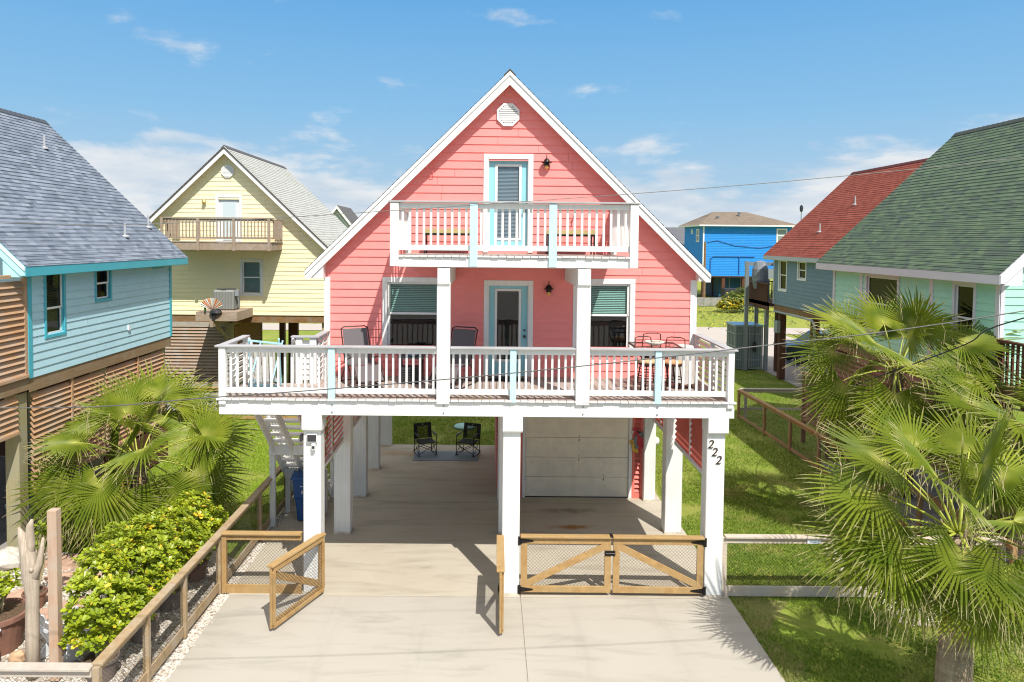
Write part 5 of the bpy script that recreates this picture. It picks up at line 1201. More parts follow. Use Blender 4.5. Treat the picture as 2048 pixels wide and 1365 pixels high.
def stool(label, loc, rz, cush):
    t = T('bar_stool', label, 'stool', loc, rz, 'bar stools at the bistro table', world=False)
    mb = MB(); mb.lathe([(.19, .56), (.20, .59), (.0, .60)], (0, 0, 0), 18); mb.build('seat', BRM, t)
    mb = MB(); mb.lathe([(.18, .602), (.20, .63), (.17, .665), (0, .675)], (0, 0, 0), 18); mb.build('cushion', cush, t, smooth=True)
    for k in range(4):
        a = math.pi/4+k*math.pi/2; mb = MB(); mb.tube([(math.cos(a)*.16, math.sin(a)*.16, .57), (math.cos(a)*.25, math.sin(a)*.25, 0)], .013, 6); mb.build('leg', BRM, t)
    mb = MB()
    for z, r in ((.18, .225), (.32, .20)): mb.tube([(math.cos(j*math.pi/8)*r, math.sin(j*math.pi/8)*r, z) for j in range(17)], .010, 5)
    mb.build('foot_ring', BRM, t)
    mb = MB()
    mb.tube([(-.17, -.10, .58), (-.20, -.19, .85), (-.18, -.22, 1.08), (-.10, -.235, 1.10), (.10, -.235, 1.10), (.18, -.22, 1.08), (.20, -.19, .85), (.17, -.10, .58)], .012, 6); mb.tube([(-.19, -.2, .9), (.19, -.2, .9)], .01, 5); mb.build('backrest', BRM, t)
stool('bronze bar stool with tan cushion on the left of the bistro table', (3.20, .62, 3.822), R_(200), simple('tan_cushion', (.55, .38, .20), .8, nz=.2))
stool('bronze bar stool with red and tan cushion on the right of the bistro table', (3.66, .55, 3.822), R_(150), simple('red_tan_cushion', (.62, .33, .17), .8, nz=.4, ns=9))
stool('bronze bar stool tucked behind the bistro table, only its curved back above the glass', (3.42, 1.62, 3.822), R_(5), MATS['tan_cushion'])
t = T('covered_grill', 'grill under a pale grey fabric cover in the right corner of the deck', 'grill', (4.02, 1.15, 3.822), world=False)
mb = MB(); rs = random.Random(4); n = 28
for z, r in ((.12, .27), (.3, .255), (.6, .24), (.8, .235), (.88, .20), (.91, .0)):
    for j in range(n): a = 2*math.pi*j/n; w = r*(1+.07*math.sin(a*5+z*3)+.03*math.sin(a*11+z*9)); mb.v.append((w*math.cos(a), w*math.sin(a)*.9, z))
for k in range(5):
    for j in range(n): j2 = (j+1) % n; mb.f.append((k*n+j, k*n+j2, (k+1)*n+j2, (k+1)*n+j)); mb.m.append(0)
mb.build('cover', simple('grey_fabric_cover', (.56, .53, .50), .75, nz=.12, ns=5), t, smooth=True)
mb = MB()
for k in range(3): a = k*2.1; mb.tube([(.15*math.cos(a), .15*math.sin(a), .2), (.2*math.cos(a), .2*math.sin(a), 0)], .015, 6)
mb.build('leg', BLACKM, t)
# folded pale blue chair leaning at the stair end
t = T('folded_chair', 'folded pale blue wooden deck chair leaning by the left side railing', 'chair', (-4.45, .62, 3.822), R_(12), world=False)
LB = paint('pale_blue_chair_paint', (.34, .60, .68), .55, .05, (20, 20, 2))
mb = MB()
for x in (-.30, .28): mb.bar((x, .34, .02), (x-.02, .05, 1.0), .03, .09, up=(0, 1, 0))
for x in (-.22, .20): mb.bar((x-.1, -.15, .02), (x+.12, .28, .93), .03, .08, up=(0, 1, 0))
mb.bar((-.32, .06, .98), (.30, .04, .90), .03, .09, up=(0, 1, 0)); mb.bar((-.32, .30, .12), (.30, .30, .12), .03, .07); mb.bar((-.26, -.12, .1), (.24, -.12, .05), .03, .1)
mb.build('frame', LB, t, bevel=.004)
mb = MB()
for k in range(6): mb.bar((-.18+k*.07, .22, .12), (-.20+k*.07, .06, .88), .055, .012, up=(0, 1, 0))
mb.build('slats', simple('faded_white_slat', (.60, .58, .55), .7, nz=.2), t)
# balcony benches
TANC = simple('tan_bench_cushion', (.46, .36, .16), .85, nz=.15, ns=9)
def bench(label, x):
    t = T('balcony_bench', label, 'bench', (x, 1.72, 6.551), 0, 'cushioned benches on the upper balcony', world=False)
    mb = MB(); n = 10
    for k in range(n):
        a0, a1 = -.52+1.04*k/n, -.52+1.04*(k+1)/n; z = lambda a: .52+.012*math.sin(a*14)
        mb.prism([(a0, .43), (a1, .43), (a1, z(a1)), (a0, z(a0))], 'y', -.24, .24)
    mb.build('cushion', TANC, t)
    mb = MB(); mb.box(-.52, .52, -.25, .25, .385, .425); mb.build('seat', BLACKM, t)
    for a in (-.50, .47):
        for y in (-.24, .21): mb = MB(); mb.box(a, a+.03, y, y+.03, 0, .385); mb.build('leg', BLACKM, t)
    mb = MB(); mb.bar((-.5, -.22, .10), (.5, -.22, .10), .02, .02); mb.bar((-.5, .22, .10), (.5, .22, .10), .02, .02); mb.build('stretcher', BLACKM, t)
bench('black framed bench with tan cushion left of the upper balcony door', -.87); bench('black framed bench with tan cushion right of the upper balcony door', 1.72)

# ------------------------------------------------------------------ under the house: rug and folding chairs
t = T('outdoor_rug', 'blue-grey rug under the two black folding chairs at the back of the carport', 'rug', (-1.3, 8.9, .004), world=False)
mb = MB(); mb.box(-1.02, 1.02, -.42, .55, 0, .010); mb.build('rug', simple('blue_grey_weave', (.24, .29, .33), .9, nz=.2, ns=25), t)
def campchair(label, loc, rz):
    t = T('folding_chair', label, 'chair', loc, rz, 'black folding chairs on the carport rug', world=False)   # faces -y
    F = simple('black_mesh_fabric', (.025, .028, .026), .8); mb = MB()
    for s in (-1, 1):
        x = s*.29
        mb.tube([(x, .27, .0), (x, .27, .42), (x*.97, .36, .92)], .013, 6); mb.tube([(x, -.27, .02), (x, -.25, .62), (x, .28, .64)], .013, 6)
        mb.tube([(x, -.33, .05), (x, -.15, .0), (x, .15, .0), (x, .33, .05)], .016, 6); mb.tube([(x, -.25, .05), (x, .25, .40)], .010, 6); mb.tube([(x, .25, .05), (x, -.25, .40)], .010, 6)
    mb.tube([(-.29, -.26, .08), (.29, -.24, .36)], .010, 5); mb.tube([(.29, -.26, .08), (-.29, -.24, .36)], .010, 5); mb.tube([(-.29, .26, .08), (.29, .26, .36)], .010, 5); mb.tube([(.29, .26, .08), (-.29, .26, .36)], .010, 5)
    mb.build('frame', BLACKM, t)
    mb = MB(); mb.box(-.28, .28, -.25, .26, .40, .425); mb.build('seat', F, t, bevel=.006)
    mb = MB(); P_ = lambda x, q, d=0: (x, .27+.09*q-d, .44+.48*q)
    for (x0, x1, q0, q1) in ((-.29, .29, .80, 1.0), (-.29, -.17, 0, .8), (.17, .29, 0, .8)): mb.quad(P_(x0, q0), P_(x1, q0), P_(x1, q1), P_(x0, q1))
    bk = mb.build('backrest', F, t, recalc=False)
    mb = MB(); mb.quad(P_(-.17, 0), P_(.17, 0), P_(.17, .8), P_(-.17, .8)); mb.build('mesh_panel', glass('see_through_mesh', (.30, .30, .30), .1, 1.0), bk, recalc=False)
    mb = MB(); mb.quad(P_(-.02, .87, .01), P_(.02, .87, .01), P_(.02, .93, .01), P_(-.02, .93, .01)); mb.build('logo_patch', simple('patch_grey', (.4, .4, .4), .6), bk, recalc=False)
    mb = MB()
    for s in (-1, 1): mb.bar((s*.29, -.26, .65), (s*.29, .16, .655), .05, .025)
    mb.build('armrest', BLACKP, t, bevel=.006)
campchair('black folding chair on the left end of the rug, turned right', (-1.98, 9.15, .014), R_(22)); campchair('black folding chair on the right end of the rug, turned left', (-.62, 9.15, .014), R_(-22))
t = T('drain_cover', 'pale teal round cover in the grass behind the carport chairs', 'cover', (-.85, 12.6, -.03), world=False)
mb = MB(); mb.lathe([(.36, 0), (.40, .05), (.36, .09), (0, .12)], (0, 0, 0), 22); mb.build('lid', simple('pale_teal_plastic', (.28, .52, .48), .5), t, smooth=True)
for i, (x, y, r) in enumerate(((1.05, 12.35, .10), (1.9, 12.55, .07))): boulder(x, y, 0, r, 20+i, ('white stone lying in the bare patch behind the carport', 'smaller white stone at the right of the bare patch')[i], SHELL)

# ------------------------------------------------------------------ fan palms
PALM = mat_leaf('palm_leaf', (.13, .20, .016), (.31, .355, .035), tip=(.66, .55, .33), trans=.30, rough=.5, spec=.28, hub=(.52, .52, .13), tp=.78)
PALMD = mat_leaf('dead_palm_leaf', (.42, .22, .04), (.58, .36, .10), tip=(.55, .42, .25), trans=.25, rough=.7, spec=.2)
PET = simple('petiole_green', (.38, .42, .06), .45, nz=.2, ns=6)
def mat_trunk():
    m, n, l, b = nt('palm_trunk'); v = vmap(n, l, (9, 9, 2.2)); g = noise_(n, l, v, 1, 5, .7, .8); w = noise_(n, l, vmap(n, l, (2, 2, 14)), 1, 4)
    l.new(ramp(n, l, math_(n, l, 'MULTIPLY', math_(n, l, 'ADD', g, w), .5), [(.3, (.14, .09, .06)), (.5, (.34, .25, .17)), (.7, (.52, .42, .32))]), b.inputs['Base Color'])
    b.inputs['Roughness'].default_value = .9; bump(n, l, b, g, .9, .04); return m
TRUNK = mat_trunk()
def frond(rs, crown, az, el, plen, R, nseg=44, droop=.35, fan=None, twist=0, curl=.0):
    """petiole from the crown, blade of pleated segments; returns (blade MB, tint, petiole MB)"""
    dirh = Vector((math.cos(az), math.sin(az), 0)); side = Vector((-math.sin(az), math.cos(az), 0)); up = Vector((0, 0, 1))
    pts = []; p = Vector(crown)+dirh*.08; e = el; n = 7
    for i in range(n+1):
        pts.append(p.copy()); d = dirh*math.cos(e)+up*math.sin(e); p = p+d*(plen/n); e -= droop*(.55+.9*i/n)/n*(.4+abs(math.cos(el)))
    hub = pts[-1]; e2 = e-.12; ax = (dirh*math.cos(e2)+up*math.sin(e2)).normalized()
    nrm = side.cross(ax).normalized(); nrm = -nrm if nrm.z < 0 and abs(el) < 1.3 else nrm
    if nrm.dot(up*math.cos(el)-dirh*math.sin(el)) < 0: nrm = -nrm
    sd = ax.cross(nrm).normalized()
    tg = Vector((.15, -.72, .66)); tg = tg-ax*ax.dot(tg)
    if tg.length > .15: nrm = (nrm*.40+tg.normalized()*.75).normalized(); nrm = (nrm-ax*nrm.dot(ax)).normalized(); sd = ax.cross(nrm).normalized()
    if twist: q = Matrix.Rotation(twist, 3, ax); nrm = q @ nrm; sd = q @ sd
    mb = MB(); tint = []
    spread = R_(rs.uniform(225, 275)) if fan is None else R_(fan); dth = spread/nseg
    fr = [0.03, .20, .36, .54, .74, .89, 1.0]; cup = rs.uniform(.12, .38); sag0 = rs.uniform(.02, .32)+curl
    for s in range(nseg):
        th = -spread/2+dth*(s+.5); c = math.cos(th*.62); L = R*(.62+.38*max(0, c))*rs.uniform(.86, 1.06); drp = rs.random()**2.5*.85
        tw = rs.uniform(-.09, .09); sag = sag0*rs.uniform(.75, 1.3); i0 = len(mb.v)
        for k, q in enumerate(fr):
            r = L*q; t = th+(tw*max(0, q-.45)*1.4)
            wd = L*q*math.tan(dth/2)*1.02 if q <= .37 else L*.37*math.tan(dth/2)*max(.02, (1.12-.55*((q-.37)/.63)-.57*((q-.37)/.63)**3))
            base = ax*math.cos(t)*r+sd*math.sin(t)*r
            lift = cup*abs(math.sin(th))*r*.55-sag*R*.42*max(0, q-.18)**2.0*(.55+.45*abs(math.cos(th)))
            grav = -R*(.30*sag+.5*drp)*max(0, q-.5)**1.6
            tan = (ax*-math.sin(t)+sd*math.cos(t))
            ctr = hub+base+nrm*lift+up*grav
            fold = wd*1.0 if q < .98 else 0
            mb.v += [tuple(ctr-tan*wd-nrm*fold*.5), tuple(ctr+nrm*fold*.6), tuple(ctr+tan*wd-nrm*fold*.5)]; tint += [q]*3
        for k in range(len(fr)-1):
            a = i0+k*3; mb.f += [(a, a+1, a+4, a+3), (a+1, a+2, a+5, a+4)]; mb.m += [0, 0]
    for _ in range(7):      # loose pale threads
        th = rs.uniform(-spread/2, spread/2); q0 = hub+(ax*math.cos(th)+sd*math.sin(th))*R*rs.uniform(.45, .7); a = q0; i0 = len(mb.v)
        for k in range(5):
            b = a+Vector((rs.uniform(-.05, .05), rs.uniform(-.05, .05), -.05-.03*k))*1.0; w = Vector((.0035, 0, 0)); i0 = len(mb.v)
            mb.v += [tuple(a-w), tuple(a+w), tuple(b+w), tuple(b-w)]; tint += [1.0]*4; mb.f.append((i0, i0+1, i0+2, i0+3)); mb.m.append(0); a = b
    pm = MB(); pm.tube(pts+[hub+ax*R*.12], [.026]+[.020-.0012*i for i in range(n)]+[.008], 5)
    return mb, tint, pm
def palm(label, x, y, h, specs, seed, lean=(0, 0), tr=.19, nrand=0, R=1.15, plen=1.2, dead=5, low=-.9, deadat=None, k=1.0):
    rs = random.Random(seed); t = T('fan_palm', label, 'palm tree', (x, y, 0), group='fan palms')
    mb = MB(); pts = []; rr = []
    for i in range(9): q = i/8; pts.append((x+lean[0]*q*q, y+lean[1]*q*q, h*q)); rr.append(tr*(1.18-.3*q+(.10 if i > 6 else 0))*rs.uniform(.95, 1.05))
    mb.tube(pts, rr, 14)
    tr_ = mb.build('trunk', TRUNK, t, smooth=True)
    # boots: old leaf bases and fibre round the head of the trunk
    mb = MB(); cx, cy, cz = pts[-1]
    for i in range(60):
        a = rs.uniform(0, 6.28); z = cz-rs.uniform(0, min(1.1, h*.6)); r = tr*1.0; d = Vector((math.cos(a), math.sin(a), 0)); p = Vector((cx, cy, z))+d*r*.9
        mb.bar(p, p+d*.06+Vector((0, 0, rs.uniform(.12, .26))), .055, .014, up=d)
    mb.build('leaf_bases', simple('leaf_base_fibre', (.34, .25, .16), .9, nz=.4, ns=20), tr_)
    crown = (cx, cy, cz+.05)
    sp = list(specs)
    for i in range(nrand):
        az = i*2.39996+seed; q = (i+.5)/nrand; el = R_(82)-q*(R_(82)-low)
        sp.append((math.degrees(az), math.degrees(el)+rs.uniform(-6, 6), plen*rs.uniform(.8, 1.15)*(.75+.35*min(1, q*2)), R*rs.uniform(.88, 1.08), rs.uniform(-25, 25)))
    for (az, el, pl, r_1, tw) in sp:
        pl, r_1 = pl*k, r_1*k
        mb, ti, pm = frond(rs, crown, R_(az), R_(el), pl, r_1, droop=.35 if el > 20 else .6, twist=R_(tw))
        old = el < -28 and rs.random() < .35
        o = mb.build('frond', PALM, t, recalc=False, attr=ti); pm.build('petiole', PET, o, smooth=True)
    for i in range(dead):
        da = R_(deadat[i % len(deadat)]) if deadat else rs.uniform(0, 6.28)
        mb, ti, pm = frond(rs, (cx, cy, cz-.1), da, R_(-30-rs.uniform(0, 15)), plen*.62, R*.85, droop=1.3, curl=.6, fan=150)
        o = mb.build('dead_frond', PALMD, t, recalc=False, attr=ti); pm.build('petiole', simple('petiole_dry', (.42, .26, .09), .7), o)
    return t
# az: 0 = right, 90 = away, 180 = left, -90 = toward the camera
palm('spreading fan palm between the potted shrubs and the pale blue house', -7.95, 2.6, 1.72,
     [(100, 62, 1.5, 1.45, 0), (65, 55, 1.45, 1.35, 5), (125, 50, 1.5, 1.4, -5), (150, 40, 1.4, 1.35, 0), (35, 40, 1.3, 1.25, 0), (-85, 60, 1.2, 1.3, 0), (-60, 35, 1.2, 1.2, 10), (10, 30, 1.5, 1.3, -20), (-20, 12, 1.5, 1.35, 15),
      (-100, 12, 1.25, 1.25, 0), (-75, -8, 1.3, 1.3, 8), (-130, 10, 1.4, 1.35, -10), (-155, -2, 1.45, 1.4, -12), (175, 12, 1.5, 1.4, 15), (165, 28, 1.45, 1.4, 0), (-170, -14, 1.4, 1.35, -15), (-45, -6, 1.4, 1.3, 10), (-115, -20, 1.3, 1.3, 0), (20, -8, 1.5, 1.25, -15), (-5, -20, 1.4, 1.2, 10), (-145, -30, 1.3, 1.25, 0)],
     3, nrand=9, R=1.2, plen=1.2, dead=3, low=-.5, tr=.16, deadat=(-100, -60, -140))
palm('taller fan palm standing behind the front one, in front of the mint house', 9.35, 2.9, 3.85,
     [(-90, 66, 1.35, 1.35, 0), (95, 72, 1.2, 1.3, 0), (150, 55, 1.4, 1.3, 0), (30, 55, 1.4, 1.3, 0), (-140, 42, 1.45, 1.35, 0), (-35, 40, 1.5, 1.4, 0), (175, 25, 1.5, 1.3, 0), (5, 22, 1.5, 1.35, 0), (-100, 25, 1.3, 1.25, 0), (-165, 5, 1.5, 1.3, -10), (-120, 2, 1.4, 1.3, 0), (160, -5, 1.4, 1.25, 0), (-150, -22, 1.4, 1.3, 0), (-60, 5, 1.4, 1.3, 0), (-20, 0, 1.5, 1.3, 0), (-110, -28, 1.2, 1.2, 0), (-175, -35, 1.2, 1.2, 0), (-75, -30, 1.2, 1.2, 0)],
     11, lean=(.1, 0), nrand=8, R=1.2, plen=1.25, dead=4, tr=.15, low=-.7, k=.93, deadat=(-165, -150, -125, -60))
palm('large fan palm in the right foreground with shaggy trunk and orange dead leaves', 6.98, -3.25, 2.55,
     [(-88, 76, 1.35, 1.15, 0), (120, 66, 1.4, 1.15, 0), (50, 60, 1.35, 1.15, 0), (165, 52, 1.5, 1.2, 10), (-140, 56, 1.4, 1.2, 0), (10, 42, 1.2, 1.2, 0), (-45, 40, 1.05, 1.1, 0), (-172, 22, 1.2, 1.2, -10), (148, 28, 1.25, 1.2, 0), (-120, 18, 1.0, 1.05, 0), (-90, 8, 1.0, 1.05, 0), (-150, -5, 1.1, 1.1, 0), (175, -8, 1.15, 1.15, 0), (-60, -2, 1.0, 1.1, 0), (-20, 8, 1.2, 1.2, 0), (-105, -22, .9, 1.0, 0), (-160, -30, 1.0, 1.05, 0), (-75, -32, .9, 1.0, 0), (140, -10, 1.2, 1.1, 0), (-35, -25, 1.0, 1.1, 0), (180, 34, 1.5, 1.2, 0), (-160, 14, 1.4, 1.15, 0), (184, 12, 1.5, 1.2, -25)],
     23, nrand=9, R=1.05, plen=1.05, dead=6, tr=.205, low=-.5, k=.90, deadat=(-62, -80, -45, -100, 20, 160))
palm('fan palm cut off by the right edge of the picture', 11.0, .9, 2.9,
     [(150, 60, 1.3, 1.3, 0), (-170, 40, 1.35, 1.3, 0), (-130, 30, 1.3, 1.25, 0), (170, 15, 1.4, 1.25, 0), (-150, 2, 1.3, 1.2, 0), (-110, 10, 1.2, 1.2, 0), (-160, -22, 1.2, 1.2, 0), (120, 40, 1.3, 1.2, 0), (-90, 55, 1.2, 1.25, 0)],
     31, nrand=9, R=1.15, plen=1.2, dead=3, tr=.17)

# ------------------------------------------------------------------ potted shrubs
SHRUB = mat_leaf('shrub_leaf', (.34, .43, .016), (.52, .57, .03), tip=(.80, .58, .05), trans=.28, rough=.35, spec=.5, tones=(.13, .22, .02))
TERRA = simple('clay_pot', (.24, .12, .085), .75, nz=.2, ns=5)
GREYP = simple('grey_brown_pot', (.20, .16, .14), .7, nz=.2, ns=5)
def leafcloud(n, blobs, size, seed, per=8):
    rs = random.Random(seed); mb = MB(); ti = []
    for _ in range(n):
        bx, by, bz, br, bh = blobs[rs.randrange(len(blobs))]
        while True:
            d = Vector((rs.gauss(0, 1), rs.gauss(0, 1), rs.gauss(0, 1))).normalized(); 
            if d.z > -.55: break
        q = rs.uniform(.55, 1.08); c = Vector((bx+d.x*br*q, by+d.y*br*q, bz+d.z*bh*q))
        ax = (d*.6+Vector((0, 0, .9))+Vector((rs.uniform(-.4, .4), rs.uniform(-.4, .4), 0))).normalized()
        a = ax.orthogonal().normalized(); b = ax.cross(a); yl = 1.0 if rs.random() < .02 else 0
        for k in range(per):
            t = k*2.4+rs.uniform(-.3, .3); el = .25+.75*k/per+rs.uniform(-.15, .15); s = size*rs.uniform(.65, 1.15)*(1.1-.4*k/per)
            o = (a*math.cos(t)+b*math.sin(t)); d1 = (o*math.cos(el)+ax*math.sin(el)).normalized(); w = d1.cross(ax).normalized(); nn = w.cross(d1).normalized()
            p0 = c+ax*.03*(k/per)
            i0 = len(mb.v); y1 = 1.0 if (yl or rs.random() < .035) else rs.uniform(0, .8)
            for (u, v, h) in ((0, 0, 0), (.45, .20, .03), (.8, .27, 0), (1.0, .0, -.06), (.8, -.27, 0), (.45, -.20, .03), (.55, 0, -.03)):
                mb.v.append(tuple(p0+d1*s*u+w*s*v+nn*s*h)); ti.append(y1)
            mb.f += [(i0, i0+1, i0+6), (i0+1, i0+2, i0+3, i0+6), (i0+3, i0+4, i0+5, i0+6), (i0+5, i0, i0+6)]; mb.m += [0]*4
    return mb, ti
def shrub(label, x, y, pot, blobs, n, seed, size=.112, potr=.26, poth=.34, grp='potted shrubs along the side fence'):
    t = T('potted_shrub', label, 'shrub', (x, y, 0), group=grp)
    mb = MB(); mb.lathe([(potr*.72, 0), (potr*.95, poth*.85), (potr*1.04, poth*.88), (potr*1.04, poth), (potr*.92, poth), (potr*.88, poth-.06), (0, poth-.05)], (x, y, -.02), 24); mb.build('pot', pot, t, smooth=False)
    mb = MB(); mb.lathe([(potr*.88, 0), (0, .02)], (x, y, poth-.055), 16); mb.build('soil', simple('potting_soil', (.12, .075, .045), .95, nz=.5, ns=30), t)
    rs = random.Random(seed); mb = MB()
    for _ in range(14):
        b = blobs[rs.randrange(len(blobs))]; p = Vector((x+rs.uniform(-.06, .06), y+rs.uniform(-.06, .06), poth-.06)); q = Vector((b[0]+rs.uniform(-.5, .5)*b[3], b[1]+rs.uniform(-.5, .5)*b[3], b[2]+rs.uniform(-.1, .5)*b[4]))
        m_ = (p+q)/2+Vector((rs.uniform(-.08, .08), rs.uniform(-.08, .08), 0)); mb.tube([p, m_, q], [.018, .013, .006], 5)
    mb.build('stem', simple('shrub_bark', (.36, .30, .17), .8), t)
    mb, ti = leafcloud(n, blobs, size, seed); mb.build('foliage', SHRUB, t, recalc=False, attr=ti)
    return t
shrub('nearest yellow-green potted shrub, in front of the white garden chair', -5.98, -2.75, GREYP, [(-6.10, -2.55, 1.02, .52, .55), (-6.3, -2.1, 1.25, .46, .52), (-5.80, -2.3, .88, .38, .38), (-6.15, -2.6, .68, .40, .30)], 540, 41)
shrub('second yellow-green potted shrub along the side fence', -5.88, -1.6, GREYP, [(-6.05, -1.5, 1.2, .52, .58), (-6.5, -1.3, 1.25, .44, .50), (-5.70, -1.35, .92, .38, .42)], 470, 42)
shrub('third yellow-green potted shrub along the side fence', -5.88, -.55, GREYP, [(-5.98, -.45, 1.2, .50, .60), (-6.45, -.3, 1.1, .44, .50), (-5.70, -.15, .9, .38, .45)], 440, 43)
shrub('farthest yellow-green potted shrub, against the front fence corner', -5.88, .6, TERRA, [(-6.0, .65, 1.15, .46, .56), (-6.35, .45, 1.0, .40, .45), (-5.7, .85, .92, .36, .42)], 380, 44)
shrub('small shrub in a big rust-brown pot at the left edge', -8.12, -1.95, TERRA, [(-8.08, -1.9, .95, .30, .30)], 34, 45, size=.13, potr=.46, poth=.62, grp=None)
shrub('leafy sprig at the far left edge behind the rust-brown pot', -8.35, -.6, TERRA, [(-8.2, -.6, 1.25, .25, .25)], 12, 46, size=.14, potr=.2, poth=.3, grp=None)

# ------------------------------------------------------------------ corner garden things
DRIFT = wood('driftwood_grey', (.34, .27, .20), (.62, .54, .44), 'z', .85)
t = T('driftwood_post', 'pale driftwood trunk with forked antler-like top beside the cut timber post', 'driftwood', (-7.03, -2.75, 0))
mb = MB(); mb.tube([(-7.03, -2.75, 0), (-7.04, -2.74, .7), (-7.02, -2.76, 1.3), (-7.05, -2.75, 1.62), (-7.09, -2.75, 1.95), (-7.15, -2.76, 2.18), (-7.20, -2.78, 2.36)], [.105, .10, .095, .125, .11, .075, .015], 12)
mb.tube([(-7.07, -2.75, 1.80), (-7.05, -2.75, 2.10), (-7.04, -2.76, 2.38), (-7.00, -2.77, 2.48)], [.075, .075, .05, .02], 10)
mb.tube([(-7.04, -2.75, 1.52), (-6.97, -2.78, 1.62), (-6.89, -2.78, 1.80), (-6.85, -2.77, 2.05), (-6.84, -2.76, 2.2)], [.06, .075, .05, .035, .012], 10)
mb.tube([(-6.99, -2.86, 1.72), (-6.98, -2.83, 1.72)], [.03, .045], 8)
mb.build('trunk', DRIFT, t, smooth=True)
t = T('timber_post', 'tall square weathered timber post with a white strip along its left side', 'post', (-6.47, -2.8, 0))
mb = MB(); mb.box(-6.71, -6.565, -2.88, -2.74, 0, 2.66); mb.build('post', wood('reddish_post', (.40, .24, .15), (.58, .42, .30), 'z', .8, (.46, .40, .34)), t, bevel=.008)
mb = MB(); mb.box(-6.75, -6.715, -2.78, -2.75, 0, 2.2); mb.build('white_strip', WHITE, t)
WPL = simple('white_plastic_chair', (.72, .75, .78), .4)
def adirondack(label, loc, rz):
    t = T('garden_chair', label, 'chair', loc, rz, 'white garden chairs in the corner bed', world=False)
    for s in (-1, 1):
        mb = MB(); mb.prism([(-.35, 0), (-.27, 0), (-.25, .5), (-.33, .5)], 'x', s*.30-.02, s*.30+.02); mb.prism([(.05, .0), (.42, 0), (.10, .34), (-.3, .40), (-.3, .32)], 'x', s*.26-.015, s*.26+.015); mb.build('leg', WPL, t, bevel=.008)
        mb = MB(); mb.prism([(s*.22, -.42), (s*.40, -.42), (s*.42, -.30), (s*.34, .25), (s*.24, .25)], 'z', .5, .525); mb.build('armrest', WPL, t, bevel=.008)
    mb = MB()
    for k in range(6): y = -.33+k*.10; z = .40-k*.028; mb.bar((-.26, y, z), (.26, y, z), .085, .02, up=(0, .25, 1))
    mb.build('seat', WPL, t, bevel=.004)
    mb = MB()
    for k in range(5): x = -.20+k*.10; hh = .95-.03*abs(k-2)**2; mb.bar((x*.85, .22, .28), (x*1.15, .52, hh), .085, .02, up=(0, 1, 0))
    mb.bar((-.25, .36, .55), (.25, .36, .55), .06, .02, up=(0, 1, 0)); mb.build('backrest', WPL, t, bevel=.004)
adirondack('white garden chair behind the driftwood and timber posts', (-6.85, -2.1, -.02), R_(155))
adirondack('white garden chair cut off by the left edge of the picture', (-8.05, -2.75, -.02), R_(120))
FLAG = simple('red_flagstone', (.52, .34, .25), .85, nz=.3, ns=5)
for i, (x, y, a, b_) in enumerate(((-8.6, -.2, .55, .32), (-8.3, .55, .62, .28), (-8.8, 1.25, .6, .35), (-8.1, -1.0, .5, .3), (-7.6, -.5, .32, .25))):
    rs = random.Random(60+i); mb = MB(); mb.prism([(x+a*math.cos(k*.785)*rs.uniform(.85, 1.1), y+b_*math.sin(k*.785)*rs.uniform(.85, 1.1)) for k in range(8)], 'z', -.03, .012)
    o = mb.build('flagstone', FLAG); tag(o, ['reddish flagstone by the rust-brown pot', 'wide reddish flagstone in the middle of the gravel path', 'flagstone closest to the pale blue house', 'flagstone nearest the driftwood post', 'small flagstone on the right of the gravel path'][i], 'flagstone', 'flagstones in the gravel path')
mb = MB(); mb.lathe([(.05, -.6), (.05, .6)], (0, 0, 0), 10, ax='x'); 
for k in range(22): mb.lathe([(.05, 0), (.062, .012), (.05, .024)], (-.58+k*.053, 0, 0), 10, ax='x')
o = mb.build('blue_hose', simple('bright_blue_plastic', (.02, .17, .55), .35)); o.location = (8.55, .75, .10); o.rotation_euler = (0, R_(8), R_(118)); tag(o, 'bright blue corrugated tube lying behind the front palm', 'hose')
for i, (x, y, r) in enumerate(((8.0, 1.9, .13), (8.35, 2.05, .11), (7.6, 1.6, .12), (7.45, 1.15, .1))):
    boulder(x, y, -.02, r, 70+i, ('pale edging stone at the back of the palm bed', 'second pale edging stone from the right at the back of the palm bed', 'pale edging stone at the left back corner of the palm bed', 'pale edging stone nearest the lawn')[i], ROCK, 'edging stones of the palm bed')

# ------------------------------------------------------------------ overhead wires (one span each)
def wire(label, pts, r, mat):
    P_ = [Vector(p) for p in pts]; out = []
    for i in range(len(P_)-1):
        for k in range(6):
            t = k/6; p0 = P_[max(i-1, 0)]; p1, p2 = P_[i], P_[i+1]; p3 = P_[min(i+2, len(P_)-1)]
            out.append(.5*((2*p1)+(p2-p0)*t+(2*p0-5*p1+4*p2-p3)*t*t+(3*p1-p0-3*p2+p3)*t*t*t))
    out.append(P_[-1]); mb = MB(); mb.tube(out, r, 5); o = mb.build('overhead_wire', mat, smooth=True); tag(o, label, 'cable', 'overhead wires'); return o
WB = simple('black_cable', (.03, .03, .03), .5)
wire('lower overhead wire crossing in front of the main deck railing', [(-22, -5.8, 5.6), (-12, -5.8, 5.05), (-5.42, -5.8, 4.93), (-3.02, -5.8, 5.07), (-.09, -5.8, 5.33), (2.9, -5.8, 5.68), (5.93, -5.8, 6.11), (14, -5.8, 7.6)], .007, simple('grey_cable', (.10, .10, .10), .45))
wire('upper overhead wire crossing in front of the balcony railing', [(-22, -5.8, 7.6), (-12, -5.8, 7.06), (-5.38, -5.8, 6.98), (-3.57, -5.8, 6.99), (-.22, -5.8, 7.22), (3.9, -5.8, 7.58), (8, -5.8, 8.1), (16, -5.8, 9.4)], .004, simple('thin_grey_cable', (.16, .16, .15), .5))
